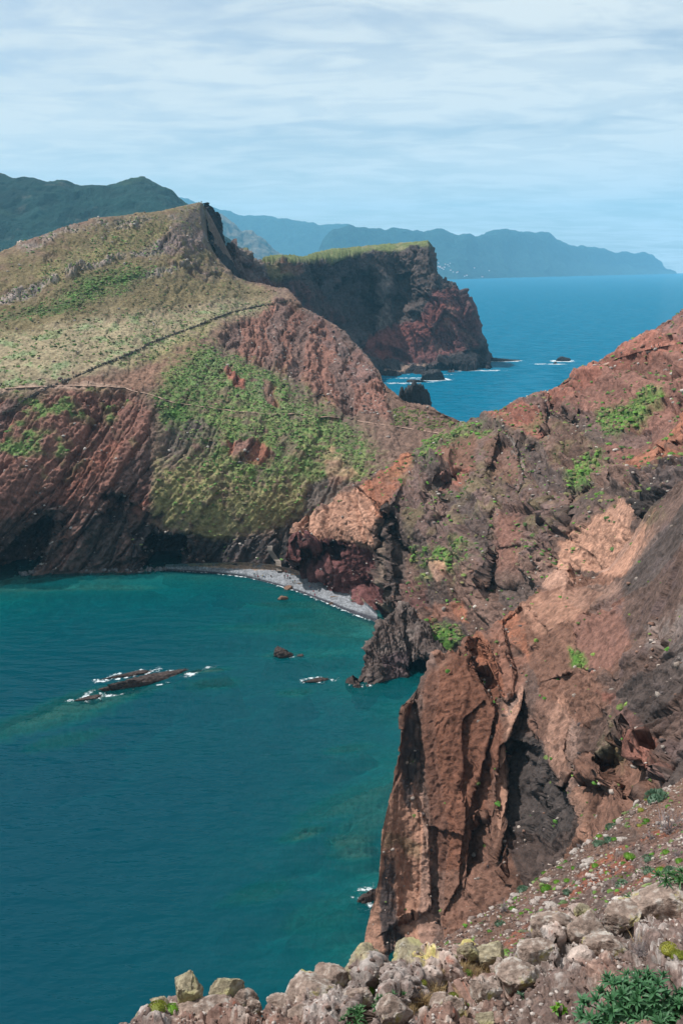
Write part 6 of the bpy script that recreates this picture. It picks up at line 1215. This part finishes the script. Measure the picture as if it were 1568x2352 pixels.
def rosette_mats(c, axis, n, rnd, lo=.25, hi=1.35):
    """matrices of leaves set in a spiral round an axis"""
    q = Vector(axis).to_track_quat('Z', 'Y').to_matrix().to_4x4(); outm = []
    for i in range(n):
        el = hi - (hi - lo) * (i / max(n - 1, 1)) ** .9 + rnd.uniform(-.12, .12); az = i * 2.39996 + rnd.uniform(-.2, .2)
        m = Matrix.Translation(c) @ q @ Matrix.Rotation(az, 4, 'Z') @ Matrix.Rotation(el, 4, 'X') @ Matrix.Scale(rnd.uniform(.75, 1.15) * (.65 + .35 * (i / n)), 4); outm.append(m)
    return outm
def tube(V, F, a, b, r0, r1, k=5):
    a, b = Vector(a), Vector(b); q = (b - a).to_track_quat('Z', 'Y'); o0 = len(V)
    for p_, r in ((a, r0), (b, r1)):
        for j in range(k): V.append(p_ + q @ Vector((r * math.cos(j / k * 6.283), r * math.sin(j / k * 6.283), 0)))
    for j in range(k): F.append((o0 + j, o0 + (j + 1) % k, o0 + k + (j + 1) % k, o0 + k + j))
def leafy_shrub(base, blobs, L, W, label, seed, n_ros, n_leaf, mat, max_parts=300):
    """base on the ground; blobs: (centre offset, radii) over which the rosettes are spread"""
    rnd = random.Random(seed); root = empty('leafy_shrub', base); tag(root, label, 'shrub'); lv, lf, lm = leaf_mesh('leaf', L, W, mat)
    mats = []; bV, bF = [], []
    for i in range(n_ros):
        cen, rad = rnd.choice(blobs); 
        while True:
            u = Vector((rnd.gauss(0, 1), rnd.gauss(0, 1), rnd.gauss(0, 1))).normalized()
            if u.z > -.25: break
        rr = rnd.uniform(.72, 1.05); c = Vector(cen) + Vector((u.x * rad[0], u.y * rad[1], u.z * rad[2])) * rr
        ax = (u + Vector((0, -.15, .8))).normalized(); mats += [(m, c) for m in rosette_mats(c, ax, n_leaf, rnd)]
        m0 = Vector((c.x * .45, c.y * .45, c.z * .35)); tube(bV, bF, (0, 0, -.05), m0, .014, .009); tube(bV, bF, m0, c, .009, .004)
    link('branch', np_mesh('branch', [tuple(v) for v in bV], np.array(bF, np.int32), MAT_BRANCH), root)
    view = (Vector((0, 0, CAM_H)) - Vector(base)).normalized()
    order = sorted(range(len(mats)), key=lambda i: -(mats[i][1].dot(view)))
    for i in order[:max_parts]:
        o = link('leaf', lm, root); o.matrix_local = mats[i][0]
    Vs, Fs = [], []
    for i in order[max_parts:]:
        o0 = len(Vs); Vs += [tuple(mats[i][0] @ Vector(v)) for v in lv]; Fs += [tuple(j + o0 for j in f) for f in lf]
    if Fs: o = link('inner_leaves', np_mesh('inner_leaves', Vs, np.array(Fs, np.int32), mat), root); o['kind'] = 'stuff'
    return root
bs = ray_pt(1470, 2330, 6.6); bs[2] -= .12
leafy_shrub(bs, [((-.24, .06, .06), (.2, .2, .14)), ((-.04, .16, .12), (.22, .22, .16)), ((.16, .12, .14), (.22, .22, .16)), ((-.1, -.14, .02), (.3, .16, .12)), ((.16, -.12, .04), (.26, .18, .13)), ((.40, .0, .12), (.22, .22, .16)), ((.60, .05, .12), (.2, .2, .18))], .105, .031, 'dense dark green leafy shrub below the rocky lip', 901, 190, 12, MAT_LEAF)
bs = on(LIP, (1530, 2075)); leafy_shrub(bs, [((.0, .15, .15), (.2, .15, .09)), ((.28, .15, .2), (.2, .15, .1))], .13, .024, 'bright green long leaved plant on the grey boulder', 902, 14, 15, MAT_ALOE, 210)
bs = on(LIP, (1455, 2100)); leafy_shrub(bs, [((.0, .05, .1), (.05, .05, .05))], .16, .022, 'spiky dark green rosette between grey boulders', 903, 3, 16, MAT_ALOE, 60)
bs = on(LIP, (880, 2335)); leafy_shrub(bs, [((-.12, 0, .03), (.2, .12, .05)), ((.10, .1, .05), (.16, .12, .06)), ((-.28, -.12, .02), (.12, .1, .05))], .075, .020, 'strap leaved green plant with white blooms in the cleft', 904, 30, 10, MAT_ALOE)
for k, (x, y) in enumerate(((866, 2297), (826, 2338), (850, 2318))):
    c = on(LIP, (x, y), .09); root = empty('white_flower', c); tag(root, 'white bloom over the strap leaved plant in the cleft', 'flower', 'white blooms in the cleft')
    for j in range(6):
        V, F, lm = leaf_mesh('petal', .030, .016, MAT_BLOOM, .1) if j == 0 else (0, 0, lm)
        o = link('petal', lm, root); o.matrix_local = Matrix.Rotation(j * 1.047, 4, 'Z') @ Matrix.Rotation(.6, 4, 'X')
bs = on(LIP, (1285, 2325)); leafy_shrub(bs, [((.0, 0, .03), (.04, .04, .02))], .06, .03, 'small light green rosette on the bare soil', 905, 3, 8, MAT_CUSH, 40)
bs = on(LIP, (1195, 2300)); leafy_shrub(bs, [((.0, 0, .03), (.03, .03, .02))], .07, .03, 'pale green seedling among the stones', 906, 2, 8, MAT_SUCC, 40)
# cushion plants: a dome closely set with small leaves
def cushion_mesh(seed, mat, n=260, L=.22):
    r = random.Random(seed); V, F = [], []
    dv, df = ico(2); dv = dv * np.array([.86, .86, .45]); V += [tuple(v) for v in dv]; tris = [tuple(f) + (f[2],) for f in df]
    F = []
    for i in range(n):
        u = Vector((r.gauss(0, 1), r.gauss(0, 1), abs(r.gauss(0, 1)))).normalized(); c = Vector((u.x * .9, u.y * .9, u.z * .48)); q = (u + Vector((r.gauss(0, .35), r.gauss(0, .35), .3))).to_track_quat('Y', 'Z').to_matrix()
        o0 = len(V); w = L * .42
        for p_ in ((0, 0, 0), (-w / 2, L * .5, .03), (0, L, 0), (w / 2, L * .5, .03)): V.append(tuple(c + q @ Vector(p_)))
        F.append((o0, o0 + 1, o0 + 2, o0 + 3))
    b = bmesh.new(); vs = [b.verts.new(v) for v in V]
    for f in df: b.faces.new([vs[i] for i in f])
    for f in F: b.faces.new([vs[i] for i in f])
    me = bpy.data.meshes.new('cushion_plant'); b.to_mesh(me); b.free(); me.materials.append(mat); return me
CU = [cushion_mesh(911 + k, MAT_CUSH) for k in range(3)]; YC = [cushion_mesh(921 + k, MAT_YCUSH) for k in range(2)]; SU = [cushion_mesh(931 + k, MAT_SUCC, 150, .42) for k in range(3)]
cush = [(912, 595, 70), (738, 602, 56), (725, 542, 44), (535, 772, 110), (615, 720, 60), (695, 702, 60), (938, 368, 54), (1050, 395, 58), (1040, 197, 54), (1295, 247, 66), (1170, 515, 90), (1440, 490, 76), (1548, 560, 80), (1402, 628, 80), (280, 917, 66), (520, 985, 50), (30, 1005, 40), (520, 645, 50), (470, 690, 44), (115, 1085, 40), (640, 610, 50), (1120, 570, 44), (1455, 142, 54), (450, 860, 36), (350, 950, 36), (850, 945, 60), (685, 560, 40), (825, 690, 34), (1000, 640, 50), (1150, 660, 36), (1275, 820, 60), (1380, 715, 40), (1500, 705, 60), (1230, 630, 50), (990, 290, 44), (1080, 240, 36), (1420, 800, 60), (910, 830, 34), (1095, 690, 36)]
def place(meshes, S, v, wpx, label, group, cat, name, squash=1.0, dz=.0):
    c = on(S, v, dz); o = link(name, random.choice(meshes)); o.location = c; s_ = metres(wpx, *v, c[1]) / 2; o.scale = (s_, s_ * random.uniform(.8, 1.1), s_ * squash); o.rotation_euler = (random.uniform(-.15, .15), random.uniform(-.15, .15), random.uniform(0, 6.28)); tag(o, label, cat, group); return o
for x, y, w in cush: place(CU, GRAV, G5(x, y + 8), w / 1.887 * .574, '%s bright green cushion plant on the gravel beyond the lip' % ('large' if w > 64 else 'middling' if w > 44 else 'small'), 'green cushions on the gravel', 'plant', 'cushion_plant')
for x, y, w in [(1100, 872, 70), (980, 997, 60), (1255, 175, 50), (1240, 290, 50), (320, 985, 26), (1100, 685, 36), (1290, 90, 40)]: place(YC, GRAV, G5(x, y + 6), w / 1.887 * .574, 'yellowish cushion plant on the gravel beyond the lip', 'yellow cushions on the gravel', 'plant', 'cushion_plant')
for x, y, w in [(1110, 732, 100), (1315, 645, 110), (930, 425, 90), (360, 768, 90), (1010, 400, 80), (1310, 545, 100), (1370, 95, 190), (1030, 300, 90), (700, 800, 70), (480, 965, 70), (190, 1030, 80), (1470, 620, 90), (1400, 60, 120)]: place(SU, GRAV, G5(x, y + 10), w / 1.887 * .574, 'grey green succulent clump on the gravel beyond the lip', 'succulents on the gravel', 'plant', 'succulent_plant')
G8 = lambda x, y: V2(1400 + x * 600 / 1568, 3650 + y * 600 / 1568)
for x, y, w in [(215, 830, 120), (755, 730, 110), (555, 1140, 90), (490, 1150, 90), (1070, 860, 110), (1140, 935, 60), (1225, 965, 60), (1100, 640, 130), (1230, 640, 130)]: place(CU if w != 110 else YC, LIP, G8(x, y + 20), w * .22, 'small green tuft growing between the boulders of the lip', 'tufts between the boulders', 'plant', 'cushion_plant', 1.1)
for v, w, lab, M in (((393, 2328), 40, 'vivid green cushion beside the rust stained rock', CU), ((362, 2325), 46, 'mossy cushion with tiny yellow flowers by the rounded boulder', YC), ((1535, 2190), 46, 'reddish yellow succulent mat above the leafy shrub', YC), ((1556, 2205), 40, 'second yellow succulent mat beside the reddish one', YC), ((1345, 2112), 26, 'green tuft on the tall pale outcrop', CU), ((1375, 2128), 24, 'yellow tuft on the blocky pale boulder', YC)):
    place(M, LIP, v, w, lab, None, 'plant', 'cushion_plant', 1.0, .03)
# dry shrubs and dead grass
def twig_mesh(seed, n, mat, name, spread=1.0, r0=.012, fork=2):
    r = random.Random(seed); V, F = [], []
    for i in range(n):
        az = r.uniform(0, 6.28); el = r.uniform(.35, 1.45); d = Vector((math.cos(az) * math.cos(el) * spread, math.sin(az) * math.cos(el) * spread, math.sin(el))); a = Vector((r.gauss(0, .12), r.gauss(0, .12), 0)); b = a + d * r.uniform(.35, .6); tube(V, F, a, b, r0, r0 * .7, 3)
        for k in range(fork):
            e = b + (d + Vector((r.gauss(0, .45), r.gauss(0, .45), r.gauss(.1, .3)))).normalized() * r.uniform(.2, .45); tube(V, F, b, e, r0 * .65, r0 * .3, 3)
    return np_mesh(name, [tuple(v) for v in V], np.array(F, np.int32), mat)
TW = [twig_mesh(941 + k, 55, MAT_TWIG, 'dry_shrub') for k in range(3)]
for x, y, w, lab in [(1470, 300, 330, 'large grey leafless shrub high on the gravel'), (215, 890, 150, 'grey leafless twigs at the gravel edge'), (450, 1100, 230, 'grey leafless shrub behind the tall outcrop'), (1330, 350, 120, 'small grey twig shrub beside the large one'), (1520, 480, 130, 'grey twig shrub by the right hand cushions'), (770, 570, 70, 'dry brown twigs behind the white patched rock')]:
    o = place(TW, GRAV, G5(x, y + 40), w / 1.887 * .574 * 1.25, lab, None, 'shrub', 'dry_shrub', .95)
def grass_mesh(seed, n, mat, name):
    r = random.Random(seed); V, F = [], []
    for i in range(n):
        az = r.uniform(0, 6.28); a = Vector((r.gauss(0, .3), r.gauss(0, .3), 0)); lean = r.uniform(.1, .8); L = r.uniform(.5, 1.1); d = Vector((math.cos(az), math.sin(az), 0)); s_ = Vector((-d.y, d.x, 0)) * .012
        p1 = a + d * lean * .3 * L + Vector((0, 0, .55 * L)); p2 = a + d * lean * L + Vector((0, 0, L * (1 - .35 * lean)))
        o0 = len(V); V += [a - s_, a + s_, p1 + s_ * .8, p1 - s_ * .8, p2 + s_ * .15, p2 - s_ * .15]; F += [(o0, o0 + 1, o0 + 2, o0 + 3), (o0 + 3, o0 + 2, o0 + 4, o0 + 5)]
    return np_mesh(name, [tuple(v) for v in V], np.array(F, np.int32), mat)
GS = [grass_mesh(951 + k, 130, MAT_STRAW, 'grass_tuft') for k in range(3)]
for x, y, w in [(900, 820, 230), (800, 900, 200), (1010, 740, 220), (700, 960, 190), (1180, 560, 180), (1330, 560, 190), (1440, 560, 150), (1060, 640, 160), (950, 600, 120), (640, 1000, 140)]: place(GS, LIP, G8(x, y + 60), w * .22 * 1.2, 'dry straw coloured grass tuft between the boulders', 'dry grass in the hollow', 'grass', 'grass_tuft', 1.15)
o = place(TW, LIP, (1470, 2190), 90, 'dark dry tangle of stems on the pinkish slab', None, 'shrub', 'dry_shrub', 1.0); o = place(GS, LIP, (1480, 2195), 90, 'dead grass tuft sprouting from the dry tangle', None, 'grass', 'grass_tuft', 1.2)
o = place(TW, LIP, (1105, 2210), 90, 'purple grey dry stems behind the long boulder', None, 'shrub', 'dry_shrub', .8)
